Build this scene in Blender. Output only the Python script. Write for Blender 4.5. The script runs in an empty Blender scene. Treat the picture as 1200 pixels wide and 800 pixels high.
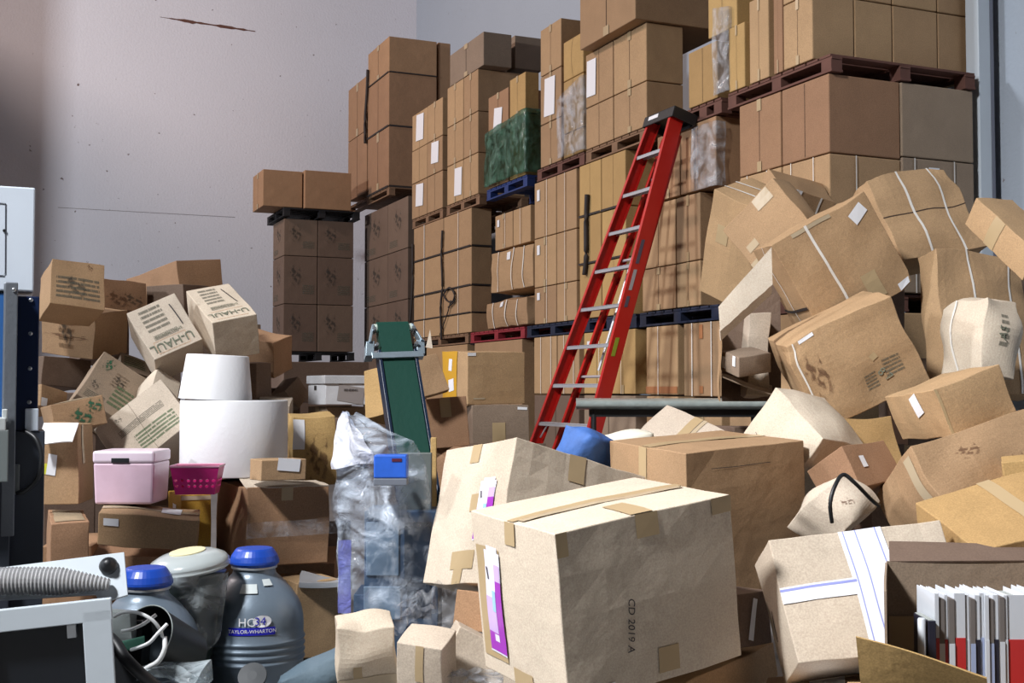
import bpy, bmesh, math, random
from mathutils import Vector, Matrix, Euler, noise
R = math.radians
S = bpy.context.scene
COL = S.collection

# ------------------------------------------------------------------ camera
cam_d = bpy.data.cameras.new('camera'); cam = bpy.data.objects.new('camera', cam_d); COL.objects.link(cam)
cam.location = (0, 0, 1.40)
cam.rotation_euler = (R(90 + 2.25), 0, 0)
cam_d.sensor_width = 36; cam_d.lens = 42.0; cam_d.clip_end = 100
S.camera = cam
# ------------------------------------------------------------------ colour management
S.view_settings.view_transform = 'Standard'; S.view_settings.look = 'None'
S.view_settings.gamma = 1; S.view_settings.use_curve_mapping = False
S.view_settings.exposure = 0.0
S.cycles.diffuse_bounces = 2
# ------------------------------------------------------------------ world: dim daylight that fills the hall
w = bpy.data.worlds.new('world'); S.world = w; w.use_nodes = True
w.node_tree.nodes['Background'].inputs[0].default_value = (0.56, 0.50, 0.52, 1)
w.node_tree.nodes['Background'].inputs[1].default_value = 0.04
# ------------------------------------------------------------------ lamps of the hall
def area(name, loc, target, size, power, color, size_y=None):
    d = bpy.data.lights.new(name, 'AREA'); o = bpy.data.objects.new(name, d); COL.objects.link(o)
    d.shape = 'RECTANGLE'; d.size = size; d.size_y = size_y or size; d.energy = power; d.color = color
    o.location = loc
    o.rotation_euler = (Vector(target) - Vector(loc)).to_track_quat('-Z', 'Y').to_euler()
    return o
area('bay_lamp_overhead', (-4.8, 0.6, 8.0), (1.5, 4.5, 0.5), 1.0, 400, (0.97, 0.98, 1.0)).data.spread = R(84)
area('door_daylight', (-12.0, 4.0, 6.2), (-4.0, 20.0, 3.5), 1.0, 1150, (0.88, 0.93, 1.0))
area('high_bay_lamp', (-10.07, 12.66, 9.2), (0.5, 11.0, 5.0), 1.0, 720, (1.0, 0.80, 0.72))

# ------------------------------------------------------------------ the hall's own axes: the pallet row runs along U, its depth along V
ANG = math.atan(610 / 1400)
A0 = Vector((2.2, 8.3, 0)); U = Vector((-math.sin(ANG), math.cos(ANG), 0)); V = Vector((math.cos(ANG), math.sin(ANG), 0))
def rp(t, s, z=0.0):
    p = A0 + U * t + V * s
    return Vector((p.x, p.y, z))

# ------------------------------------------------------------------ materials
MATS = {}
def nodes(m):
    m.use_nodes = True
    return m.node_tree, m.node_tree.nodes, m.node_tree.links
def simple(name, col, rough=.6, metal=0.0, spec=.5, bump=0.0, bscale=40, var=0.0, vscale=6, trans=0.0, coat=0.0):
    if name in MATS: return MATS[name]
    m = bpy.data.materials.new(name); t, N, L = nodes(m); b = N['Principled BSDF']
    b.inputs['Base Color'].default_value = (*col, 1); b.inputs['Roughness'].default_value = rough
    b.inputs['Metallic'].default_value = metal; b.inputs['Specular IOR Level'].default_value = spec
    b.inputs['Transmission Weight'].default_value = trans; b.inputs['Coat Weight'].default_value = coat
    tc = N.new('ShaderNodeTexCoord')
    if var:
        n = N.new('ShaderNodeTexNoise'); n.inputs['Scale'].default_value = vscale; n.inputs['Detail'].default_value = 5
        L.new(tc.outputs['Object'], n.inputs['Vector'])
        mx = N.new('ShaderNodeMix'); mx.data_type = 'RGBA'
        mx.inputs['A'].default_value = (*[max(0, c * (1 - var)) for c in col], 1)
        mx.inputs['B'].default_value = (*[min(1, c * (1 + var)) for c in col], 1)
        L.new(n.outputs['Fac'], mx.inputs['Factor']); L.new(mx.outputs['Result'], b.inputs['Base Color'])
    if bump:
        n2 = N.new('ShaderNodeTexNoise'); n2.inputs['Scale'].default_value = bscale; n2.inputs['Detail'].default_value = 4
        L.new(tc.outputs['Object'], n2.inputs['Vector'])
        bp = N.new('ShaderNodeBump'); bp.inputs['Strength'].default_value = bump; bp.inputs['Distance'].default_value = .01
        L.new(n2.outputs['Fac'], bp.inputs['Height']); L.new(bp.outputs['Normal'], b.inputs['Normal'])
    MATS[name] = m
    return m

TONES = {'kraft': (.42, .268, .148), 'cream': (.585, .49, .385), 'gold': (.47, .30, .125), 'red': (.36, .208, .118),
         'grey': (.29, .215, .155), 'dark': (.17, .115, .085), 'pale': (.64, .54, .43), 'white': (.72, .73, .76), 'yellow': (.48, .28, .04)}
def cardboard(tone):
    key = 'cardboard_' + tone
    if key in MATS: return MATS[key]
    c = TONES[tone]
    m = bpy.data.materials.new(key); t, N, L = nodes(m); b = N['Principled BSDF']
    b.inputs['Roughness'].default_value = .78; b.inputs['Specular IOR Level'].default_value = .25
    tc = N.new('ShaderNodeTexCoord'); oi = N.new('ShaderNodeObjectInfo')
    n = N.new('ShaderNodeTexNoise'); n.inputs['Scale'].default_value = 3.5; n.inputs['Detail'].default_value = 6; n.inputs['Roughness'].default_value = .65
    L.new(tc.outputs['Object'], n.inputs['Vector'])
    mx = N.new('ShaderNodeMix'); mx.data_type = 'RGBA'
    mx.inputs['A'].default_value = (*[x * .80 for x in c], 1); mx.inputs['B'].default_value = (*[min(1, x * 1.16) for x in c], 1)
    L.new(n.outputs['Fac'], mx.inputs['Factor'])
    # each carton a little different: board from different mills
    hsv = N.new('ShaderNodeHueSaturation')
    mr = N.new('ShaderNodeMapRange'); mr.inputs['To Min'].default_value = .86; mr.inputs['To Max'].default_value = 1.12
    L.new(oi.outputs['Random'], mr.inputs['Value']); L.new(mr.outputs['Result'], hsv.inputs['Value'])
    mr2 = N.new('ShaderNodeMapRange'); mr2.inputs['To Min'].default_value = .497; mr2.inputs['To Max'].default_value = .504
    L.new(oi.outputs['Random'], mr2.inputs['Value']); L.new(mr2.outputs['Result'], hsv.inputs['Hue'])
    L.new(mx.outputs['Result'], hsv.inputs['Color'])
    # paper fibre speckle
    n3 = N.new('ShaderNodeTexNoise'); n3.inputs['Scale'].default_value = 160; n3.inputs['Detail'].default_value = 2
    L.new(tc.outputs['Object'], n3.inputs['Vector'])
    mx2 = N.new('ShaderNodeMix'); mx2.data_type = 'RGBA'; mx2.blend_type = 'OVERLAY'; mx2.inputs['Factor'].default_value = .35
    L.new(hsv.outputs['Color'], mx2.inputs['A']); L.new(n3.outputs['Fac'], mx2.inputs['B'])
    L.new(mx2.outputs['Result'], b.inputs['Base Color'])
    n2 = N.new('ShaderNodeTexNoise'); n2.inputs['Scale'].default_value = 9; n2.inputs['Detail'].default_value = 5
    L.new(tc.outputs['Object'], n2.inputs['Vector'])
    bp = N.new('ShaderNodeBump'); bp.inputs['Strength'].default_value = .25; bp.inputs['Distance'].default_value = .02
    L.new(n2.outputs['Fac'], bp.inputs['Height']); L.new(bp.outputs['Normal'], b.inputs['Normal'])
    MATS[key] = m
    return m
def film_mat(name, tint, trans=.55, rough=.12):
    """stretch film: see-through sheet, part milky, with sharp glints on its wrinkles"""
    if name in MATS: return MATS[name]
    m = bpy.data.materials.new(name); t, N, L = nodes(m)
    out = N['Material Output']; b = N['Principled BSDF']
    b.inputs['Base Color'].default_value = (*tint, 1); b.inputs['Roughness'].default_value = rough
    b.inputs['Specular IOR Level'].default_value = .9
    tr = N.new('ShaderNodeBsdfTransparent'); tr.inputs[0].default_value = (*[.5 + .5 * x for x in tint], 1)
    tc = N.new('ShaderNodeTexCoord')
    n = N.new('ShaderNodeTexNoise'); n.inputs['Scale'].default_value = 5; n.inputs['Detail'].default_value = 7; n.inputs['Distortion'].default_value = 1.5
    L.new(tc.outputs['Object'], n.inputs['Vector'])
    mr = N.new('ShaderNodeMapRange'); mr.inputs['From Min'].default_value = .38; mr.inputs['From Max'].default_value = .68
    mr.inputs['To Min'].default_value = max(0.03, 1 - trans - .3); mr.inputs['To Max'].default_value = min(1, 1 - trans + .3)
    L.new(n.outputs['Fac'], mr.inputs['Value'])
    mx = N.new('ShaderNodeMixShader'); L.new(mr.outputs['Result'], mx.inputs[0]); L.new(tr.outputs[0], mx.inputs[1]); L.new(b.outputs[0], mx.inputs[2])
    L.new(mx.outputs[0], out.inputs['Surface'])
    n2 = N.new('ShaderNodeTexNoise'); n2.inputs['Scale'].default_value = 14; n2.inputs['Detail'].default_value = 6; n2.inputs['Distortion'].default_value = 2.5
    L.new(tc.outputs['Object'], n2.inputs['Vector'])
    bp = N.new('ShaderNodeBump'); bp.inputs['Strength'].default_value = .55; bp.inputs['Distance'].default_value = .02
    L.new(n2.outputs['Fac'], bp.inputs['Height']); L.new(bp.outputs['Normal'], b.inputs['Normal'])
    MATS[name] = m
    return m
def wall_mat(name, col, blocks=True):
    m = bpy.data.materials.new(name); t, N, L = nodes(m); b = N['Principled BSDF']
    b.inputs['Roughness'].default_value = .85; b.inputs['Specular IOR Level'].default_value = .2
    tc = N.new('ShaderNodeTexCoord')
    n = N.new('ShaderNodeTexNoise'); n.inputs['Scale'].default_value = .5; n.inputs['Detail'].default_value = 8
    L.new(tc.outputs['Object'], n.inputs['Vector'])
    mx = N.new('ShaderNodeMix'); mx.data_type = 'RGBA'
    mx.inputs['A'].default_value = (*[x * .92 for x in col], 1); mx.inputs['B'].default_value = (*[x * 1.06 for x in col], 1)
    L.new(n.outputs['Fac'], mx.inputs['Factor'])
    # scattered small scuffs on the paint
    n2 = N.new('ShaderNodeTexNoise'); n2.inputs['Scale'].default_value = 11; n2.inputs['Detail'].default_value = 3
    L.new(tc.outputs['Object'], n2.inputs['Vector'])
    mr = N.new('ShaderNodeMapRange'); mr.inputs['From Min'].default_value = .72; mr.inputs['From Max'].default_value = .78
    L.new(n2.outputs['Fac'], mr.inputs['Value'])
    mx2 = N.new('ShaderNodeMix'); mx2.data_type = 'RGBA'; mx2.inputs['B'].default_value = (.16, .10, .09, 1)
    L.new(mr.outputs['Result'], mx2.inputs['Factor']); L.new(mx.outputs['Result'], mx2.inputs['A'])
    L.new(mx2.outputs['Result'], b.inputs['Base Color'])
    n3 = N.new('ShaderNodeTexNoise'); n3.inputs['Scale'].default_value = 30; n3.inputs['Detail'].default_value = 4
    L.new(tc.outputs['Object'], n3.inputs['Vector'])
    bp = N.new('ShaderNodeBump'); bp.inputs['Strength'].default_value = .25; bp.inputs['Distance'].default_value = .02
    L.new(n3.outputs['Fac'], bp.inputs['Height']); L.new(bp.outputs['Normal'], b.inputs['Normal'])
    return m

M_TAPE = simple('brown_tape', (.45, .33, .185), .35, spec=.5)
M_TAPE_RED = simple('reddish_tape', (.40, .17, .07), .4)
M_TAPE_LIGHT = simple('clear_tape', (.50, .40, .27), .22, spec=.7)
M_TAPE_WHITE = simple('white_tape', (.82, .84, .90), .3)
M_LINE_BLUE = simple('blue_print', (.30, .33, .68), .4)
M_STRAP = simple('white_strap', (.78, .74, .68), .35)
M_CORD = simple('black_cord', (.03, .022, .02), .7)
M_LABEL = simple('paper_label', (.82, .82, .85), .6)
M_INK = simple('black_ink', (.05, .04, .04), .7)
M_SEAM = simple('board_slot', (.06, .035, .022), .9)
M_WOOD = simple('pallet_wood', (.22, .125, .07), .85, var=.35, vscale=9, bump=.3)
M_WOODRED = simple('pallet_wood_red', (.25, .018, .028), .7, var=.3, vscale=9)
M_WOODBLUE = simple('pallet_wood_blue', (.012, .035, .16), .65, var=.3, vscale=9)
M_WOODNAVY = simple('pallet_wood_navy', (.008, .014, .040), .7, var=.3, vscale=9)
M_WOODBLACK = simple('pallet_wood_black', (.012, .011, .013), .8, var=.3, vscale=9)
M_WOODDARK = simple('pallet_wood_dark', (.13, .055, .04), .85, var=.3, vscale=9)
def print_mat(name, ink, lines=6, dens=.5, blob=False):
    """faded printing: rows of letter-like dashes, or a mottled picture, on bare board"""
    m = bpy.data.materials.new(name); t, N, L = nodes(m); out = N['Material Output']; b = N['Principled BSDF']
    b.inputs['Base Color'].default_value = (*ink, 1); b.inputs['Roughness'].default_value = .85
    uv = N.new('ShaderNodeUVMap'); n = N.new('ShaderNodeTexNoise'); n.inputs['Detail'].default_value = 3
    if blob:
        n.inputs['Scale'].default_value = 4.5; n.inputs['Distortion'].default_value = .6; L.new(uv.outputs[0], n.inputs['Vector'])
        cr = N.new('ShaderNodeMapRange'); cr.inputs['From Min'].default_value = .46; cr.inputs['From Max'].default_value = .60; L.new(n.outputs['Fac'], cr.inputs['Value']); fac = cr.outputs['Result']
        d = N.new('ShaderNodeVectorMath'); d.operation = 'DISTANCE'; d.inputs[1].default_value = (.5, .5, 0); L.new(uv.outputs[0], d.inputs[0])
        r2 = N.new('ShaderNodeMapRange'); r2.inputs['From Min'].default_value = .50; r2.inputs['From Max'].default_value = .36; L.new(d.outputs['Value'], r2.inputs['Value'])
        mm = N.new('ShaderNodeMath'); mm.operation = 'MULTIPLY'; L.new(fac, mm.inputs[0]); L.new(r2.outputs['Result'], mm.inputs[1]); fac = mm.outputs[0]
    else:
        sp = N.new('ShaderNodeSeparateXYZ'); L.new(uv.outputs[0], sp.inputs[0])
        mu = N.new('ShaderNodeMath'); mu.operation = 'MULTIPLY'; mu.inputs[1].default_value = lines; L.new(sp.outputs['Y'], mu.inputs[0])
        fr = N.new('ShaderNodeMath'); fr.operation = 'FRACT'; L.new(mu.outputs[0], fr.inputs[0]); fl = N.new('ShaderNodeMath'); fl.operation = 'FLOOR'; L.new(mu.outputs[0], fl.inputs[0])
        gt = N.new('ShaderNodeMath'); gt.operation = 'GREATER_THAN'; gt.inputs[1].default_value = .45; L.new(fr.outputs[0], gt.inputs[0])
        cb_ = N.new('ShaderNodeCombineXYZ'); L.new(sp.outputs['X'], cb_.inputs[0]); L.new(fl.outputs[0], cb_.inputs[1])
        n.inputs['Scale'].default_value = 18; L.new(cb_.outputs[0], n.inputs['Vector'])
        cr = N.new('ShaderNodeMapRange'); cr.inputs['From Min'].default_value = .36; cr.inputs['From Max'].default_value = .44; L.new(n.outputs['Fac'], cr.inputs['Value'])
        mm = N.new('ShaderNodeMath'); mm.operation = 'MULTIPLY'; L.new(gt.outputs[0], mm.inputs[0]); L.new(cr.outputs['Result'], mm.inputs[1]); fac = mm.outputs[0]
    m2 = N.new('ShaderNodeMath'); m2.operation = 'MULTIPLY'; m2.inputs[1].default_value = dens; L.new(fac, m2.inputs[0])
    tr = N.new('ShaderNodeBsdfTransparent'); mx = N.new('ShaderNodeMixShader'); L.new(m2.outputs[0], mx.inputs[0]); L.new(tr.outputs[0], mx.inputs[1]); L.new(b.outputs[0], mx.inputs[2]); L.new(mx.outputs[0], out.inputs['Surface'])
    return m
M_LINES = print_mat('printed_lines', (.12, .12, .09), 5, .55); M_LINESG = print_mat('printed_lines_green', (.10, .17, .08), 5, .6); M_BLOB = print_mat('printed_picture', (.04, .04, .035), blob=True, dens=.5)
M_GBLOB = print_mat('printed_leaf', (.03, .12, .06), blob=True, dens=.95); M_STAIN = print_mat('damp_stain', (.14, .06, .03), blob=True, dens=.55)
M_YSTRIP = simple('yellow_strip', (.62, .33, .02), .5)
M_GREENPRINT = simple('green_print', (.055, .12, .075), .8)
M_GREYPRINT = simple('faded_green_print', (.20, .21, .15), .8)
M_ORANGEPRINT = simple('orange_print', (.52, .25, .10), .8)
M_STEEL = simple('bare_steel', (.42, .44, .46), .35, metal=.8, bump=.1, bscale=60)
M_WHITEMETAL = simple('white_painted_metal', (.66, .73, .82), .4, var=.05)
M_BLACK = simple('black_plastic', (.012, .013, .015), .45)

# ------------------------------------------------------------------ mesh helpers
def obj(name, bm, m=None, parent=None, smooth=False, bevel=0.0, loc=None, rot=None):
    me = bpy.data.meshes.new(name); bm.to_mesh(me); bm.free()
    o = bpy.data.objects.new(name, me); COL.objects.link(o)
    if m is not None:
        for x in (m if isinstance(m, (list, tuple)) else [m]): me.materials.append(x)
    if parent is not None: o.parent = parent
    if smooth:
        for p in me.polygons: p.use_smooth = True
    if bevel:
        md = o.modifiers.new('bevel', 'BEVEL'); md.width = bevel; md.segments = 2; md.limit_method = 'ANGLE'; md.angle_limit = R(40)
    if loc is not None: o.location = loc
    if rot is not None: o.rotation_euler = rot
    return o
def thing(name, label, cat, loc=(0, 0, 0), rot=(0, 0, 0), group=None):
    o = bpy.data.objects.new(name, None); COL.objects.link(o); o.empty_display_size = .1
    o.location = loc; o.rotation_euler = rot
    return tag(o, label, cat, group)
def tag(o, label, cat, group=None, kind=None):
    if label: o['label'] = label
    if cat: o['category'] = cat
    if group: o['group'] = group
    if kind: o['kind'] = kind
    return o
def struct(o): o['kind'] = 'structure'; return o
def add_box(bm, c, s, rot=None, mi=0):
    M = Matrix.Translation(Vector(c)) @ (rot.to_matrix().to_4x4() if rot is not None else Matrix.Identity(4)) @ Matrix.Diagonal((s[0], s[1], s[2], 1))
    r = bmesh.ops.create_cube(bm, size=1, matrix=M)
    for f in {f for v in r['verts'] for f in v.link_faces}: f.material_index = mi
    return r['verts']
def add_tube(bm, pts, r, seg=10, closed=False, caps=True):
    pts = [Vector(p) for p in pts]; n = len(pts); rings = []
    rad = r if isinstance(r, (list, tuple)) else [r] * n
    up = Vector((0, 0, 1))
    for i, p in enumerate(pts):
        a = pts[(i - 1) % n] if (i > 0 or closed) else p; c = pts[(i + 1) % n] if (i < n - 1 or closed) else p
        d = (c - a).normalized() if (c - a).length > 1e-9 else Vector((0, 0, 1))
        x = d.cross(up)
        if x.length < .05: x = d.cross(Vector((1, 0, 0)))
        x.normalize(); y = d.cross(x)
        rings.append([bm.verts.new(p + (x * math.cos(k * 2 * math.pi / seg) + y * math.sin(k * 2 * math.pi / seg)) * rad[i]) for k in range(seg)])
    m = n if closed else n - 1
    for i in range(m):
        A, B = rings[i], rings[(i + 1) % n]
        for k in range(seg): bm.faces.new((A[k], A[(k + 1) % seg], B[(k + 1) % seg], B[k]))
    if caps and not closed: bm.faces.new(rings[0][::-1]); bm.faces.new(rings[-1])
def lathe(bm, prof, seg=40, cap=True):
    rings = [[bm.verts.new((r * math.cos(k * 2 * math.pi / seg), r * math.sin(k * 2 * math.pi / seg), z)) for k in range(seg)] for r, z in prof]
    for A, B in zip(rings, rings[1:]):
        for k in range(seg): bm.faces.new((A[k], A[(k + 1) % seg], B[(k + 1) % seg], B[k]))
    if cap: bm.faces.new(rings[0][::-1]); bm.faces.new(rings[-1])
def curve_pts(P, n=8):
    """Catmull-Rom through points"""
    P = [Vector(p) for p in P]; Q = [P[0]] + P + [P[-1]]; out = []
    for i in range(1, len(Q) - 2):
        for k in range(n):
            t = k / n; a, b, c, d = Q[i - 1], Q[i], Q[i + 1], Q[i + 2]
            out.append(.5 * ((2 * b) + (-a + c) * t + (2 * a - 5 * b + 4 * c - d) * t * t + (-a + 3 * b - 3 * c + d) * t ** 3))
    out.append(P[-1]); return out
def sheet(bm, f, nu, nv, thick=0.0, mi=0):
    """grid surface of f(u, v), given real thickness when thick > 0"""
    g = [[Vector(f(i / nu, j / nv)) for j in range(nv + 1)] for i in range(nu + 1)]
    top = [[bm.verts.new(p) for p in row] for row in g]
    uvl = bm.loops.layers.uv.verify()
    for i in range(nu):
        for j in range(nv):
            fc = bm.faces.new((top[i][j], top[i + 1][j], top[i + 1][j + 1], top[i][j + 1])); fc.material_index = mi
            for lp_, q in zip(fc.loops, ((i, j), (i + 1, j), (i + 1, j + 1), (i, j + 1))): lp_[uvl].uv = (q[0] / nu, q[1] / nv)
    if thick:
        def nrm(i, j):
            a = g[min(i + 1, nu)][j] - g[max(i - 1, 0)][j]; b = g[i][min(j + 1, nv)] - g[i][max(j - 1, 0)]
            return a.cross(b).normalized()
        bot = [[bm.verts.new(g[i][j] - nrm(i, j) * thick) for j in range(nv + 1)] for i in range(nu + 1)]
        for i in range(nu):
            for j in range(nv): bm.faces.new((bot[i][j], bot[i][j + 1], bot[i + 1][j + 1], bot[i + 1][j])).material_index = mi
        for i in range(nu):
            for j in (0, nv):
                q = (top[i][j], bot[i][j], bot[i + 1][j], top[i + 1][j]); bm.faces.new(q if j == 0 else q[::-1]).material_index = mi
        for j in range(nv):
            for i in (0, nu):
                q = (top[i][j], top[i][j + 1], bot[i][j + 1], bot[i][j]); bm.faces.new(q if i == 0 else q[::-1]).material_index = mi

# ------------------------------------------------------------------ cartons
class Box:
    """a cardboard carton: local coordinates -.5..+.5, bent by bulging, denting and crushed corners"""
    def __init__(s, dim, bulge=.0, rough=.0, crush=(), seed=0):
        s.d = Vector(dim); s.bulge = bulge; s.rough = rough; s.crush = crush; s.o = Vector((seed * 3.17, seed * 1.31, seed * .77))
    def P(s, x, y, z):
        p = Vector((x * s.d.x, y * s.d.y, z * s.d.z))
        fx, fy, fz = 1 - min(1, 4 * x * x), 1 - min(1, 4 * y * y), 1 - min(1, 4 * z * z)
        if s.bulge: p += Vector((2 * x * fy * fz, 2 * y * fx * fz, 2 * z * fx * fy)) * s.bulge
        if s.rough:
            q = p * 5 + s.o
            p += Vector((noise.noise(q), noise.noise(q + Vector((9, 0, 0))), noise.noise(q + Vector((0, 9, 0))))) * s.rough
        for (cx, cy, cz, rad, vx, vy, vz) in s.crush:
            c = Vector((cx * s.d.x, cy * s.d.y, cz * s.d.z)); k = max(0, 1 - (Vector((x * s.d.x, y * s.d.y, z * s.d.z)) - c).length / rad)
            k = k * k * (3 - 2 * k); p += Vector((vx, vy, vz)) * k
        return p
    def F(s, face, u, v, off=0.0):
        """point on a face: u to the right and v up as seen from outside"""
        a, b_ = u - .5, v - .5
        q, n = {'n': ((a, -.5, b_), (0, -1, 0)), 'f': ((-a, .5, b_), (0, 1, 0)), 'l': ((-.5, -a, b_), (-1, 0, 0)),
                'r': ((.5, a, b_), (1, 0, 0)), 't': ((a, b_, .5), (0, 0, 1)), 'b': ((a, -b_, -.5), (0, 0, -1))}[face]
        return s.P(*q) + Vector(n) * off
    def patch(s, bm, face, u0, u1, v0, v1, off=.002, ang=0.0, nu=None, nv=None):
        soft = s.bulge or s.rough or s.crush
        nu = nu or (max(1, int(abs(u1 - u0) * 12)) if soft else 1); nv = nv or (max(1, int(abs(v1 - v0) * 12)) if soft else 1)
        uc, vc = (u0 + u1) / 2, (v0 + v1) / 2; ca, sa = math.cos(ang), math.sin(ang)
        W = {'n': s.d.x, 'f': s.d.x, 't': s.d.x, 'b': s.d.x, 'l': s.d.y, 'r': s.d.y}[face]; H = s.d.y if face in 'tb' else s.d.z
        def f(a, b_):
            x = (u0 + (u1 - u0) * a - uc) * W; y = (v0 + (v1 - v0) * b_ - vc) * H
            x, y = x * ca - y * sa, x * sa + y * ca
            return s.F(face, uc + x / W, vc + y / H, off)
        sheet(bm, f, nu, nv, 0)
    def body(s, n):
        bm = bmesh.new(); ix = {}
        def v(i, j, k):
            key = (i, j, k)
            if key not in ix: ix[key] = bm.verts.new(s.P(i / n - .5, j / n - .5, k / n - .5))
            return ix[key]
        for i in range(n):
            for j in range(n):
                bm.faces.new((v(i, j, 0), v(i, j + 1, 0), v(i + 1, j + 1, 0), v(i + 1, j, 0)))
                bm.faces.new((v(i, j, n), v(i + 1, j, n), v(i + 1, j + 1, n), v(i, j + 1, n)))
                bm.faces.new((v(i, 0, j), v(i + 1, 0, j), v(i + 1, 0, j + 1), v(i, 0, j + 1)))
                bm.faces.new((v(i, n, j), v(i, n, j + 1), v(i + 1, n, j + 1), v(i + 1, n, j)))
                bm.faces.new((v(0, i, j), v(0, i, j + 1), v(0, i + 1, j + 1), v(0, i + 1, j)))
                bm.faces.new((v(n, i, j), v(n, i + 1, j), v(n, i + 1, j + 1), v(n, i, j + 1)))
        return bm
DECAL = {'tape': ('packing_tape', M_TAPE), 'redtape': ('packing_tape', M_TAPE_RED), 'cleartape': ('packing_tape', M_TAPE_LIGHT), 'whitetape': ('white_tape', M_TAPE_WHITE),
         'blueline': ('tape_line', M_LINE_BLUE), 'strap': ('plastic_strap', M_STRAP), 'cord': ('tie_cord', M_CORD),
         'label': ('paper_label', M_LABEL), 'ink': ('printed_mark', M_INK), 'seam': ('flap_seam', M_SEAM),
         'green': ('printed_mark', M_GREENPRINT), 'lines': ('printed_lines', M_LINES), 'glines': ('printed_lines', M_LINESG), 'blob': ('printed_picture', M_BLOB), 'leaf': ('printed_leaf', M_GBLOB), 'stain': ('damp_stain', M_STAIN), 'ystrip': ('yellow_strip', M_YSTRIP), 'grey': ('printed_mark', M_GREYPRINT), 'orange': ('printed_mark', M_ORANGEPRINT)}
def decals(B, root, dec, far=False):
    """tape, straps, labels and printing, one child mesh for each piece of a kind that belongs together"""
    by = {k: [d] for k, d in enumerate(dec)}
    base = .003 if far else .0015
    lift = {'lines': .3, 'glines': .3, 'blob': .3, 'leaf': .5, 'stain': .2, 'ystrip': .8, 'seam': 0, 'tape': 1, 'redtape': 1, 'cleartape': 1, 'grey': .6, 'green': .6, 'orange': .7, 'ink': .9, 'whitetape': 1.6, 'blueline': 2.2, 'label': 1.8, 'strap': 2.4, 'cord': 3}
    for key, ds in by.items():
        bm = bmesh.new()
        for d in ds:
            ang = R(d[6]) if len(d) > 6 and isinstance(d[6], float) else 0.0
            B.patch(bm, d[1], d[2], d[3], d[4], d[5], base * (1 + lift[d[0]]), ang)
        name, m = DECAL[ds[0][0]]
        obj(name, bm, m, root)
def carton(label, loc, rot, dim, tone='kraft', dec=(), bulge=0.0, rough=0.0, crush=(), seed=0, group=None, n=None, far=False, cat='carton', name='carton', bev=.004):
    B = Box(dim, bulge, rough, crush, seed)
    n = n or (12 if (rough or crush) else (6 if bulge else 1))
    if dec:
        root = thing(name, label, cat, loc, rot, group)
        obj('carton_body', B.body(n), cardboard(tone), root, bevel=bev if not far else .008)
        decals(B, root, dec, far)
    else:
        root = obj(name, B.body(n), cardboard(tone), None, bevel=bev if not far else .008)
        root.location = loc; root.rotation_euler = rot; tag(root, label, cat, group)
    root['_dim'] = [float(x) for x in dim]; del root['_dim']
    return root, B
def text(name, s, size, m, parent, loc, rot, ext=.0005, shear=0.0, bold=0.0, align='CENTER'):
    c = bpy.data.curves.new(name, 'FONT'); c.body = s; c.size = size; c.extrude = ext; c.align_x = align; c.align_y = 'CENTER'; c.shear = shear; c.offset = bold
    c.resolution_u = 3
    tmp = bpy.data.objects.new(name, c); COL.objects.link(tmp)
    bpy.context.view_layer.update()
    me = bpy.data.meshes.new_from_object(tmp.evaluated_get(bpy.context.evaluated_depsgraph_get()))
    bpy.data.objects.remove(tmp); bpy.data.curves.remove(c)
    o = bpy.data.objects.new(name, me); COL.objects.link(o); me.materials.clear(); me.materials.append(m)
    o.parent = parent; o.location = loc; o.rotation_euler = rot
    return o

# ------------------------------------------------------------------ the hall
def quad(name, a, b, c, d, m, t=.12):
    """a slab with its inner face on a b c d and its thickness behind it"""
    a, b, c, d = map(Vector, (a, b, c, d)); n = (b - a).cross(d - a).normalized()
    o0 = a.copy(); bm = bmesh.new()
    f = [bm.verts.new(p - o0) for p in (a, b, c, d)]; g = [bm.verts.new(p - o0 - n * t) for p in (a, b, c, d)]
    bm.faces.new(f); bm.faces.new(g[::-1])
    for i in range(4): bm.faces.new((f[i], g[i], g[(i + 1) % 4], f[(i + 1) % 4]))
    bmesh.ops.recalc_face_normals(bm, faces=bm.faces)
    o = obj(name, bm, m); o.location = o0
    return struct(o)
HT = 9.8
TF = 13.55; SW = 1.62
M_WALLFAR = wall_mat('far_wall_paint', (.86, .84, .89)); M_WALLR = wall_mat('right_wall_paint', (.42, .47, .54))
concrete = simple('floor_concrete', (.20, .20, .20), .7, var=.25, vscale=2, bump=.2)
quad('wall_far', rp(TF, -14), rp(TF, SW), rp(TF, SW, HT), rp(TF, -14, HT), M_WALLFAR)
quad('wall_right', rp(TF, SW), rp(-9, SW), rp(-9, SW, HT), rp(TF, SW, HT), M_WALLR)
quad('shade_partition', rp(10.03, -7.49), rp(TF, -7.49), rp(TF, -7.49, 7.85), rp(10.03, -7.49, 7.85), M_WALLR)  # added unseen partition that casts the shade on the far wall's left
quad('floor', rp(-12, -14), rp(-12, SW), rp(TF, SW), rp(TF, -14), concrete)
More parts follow.
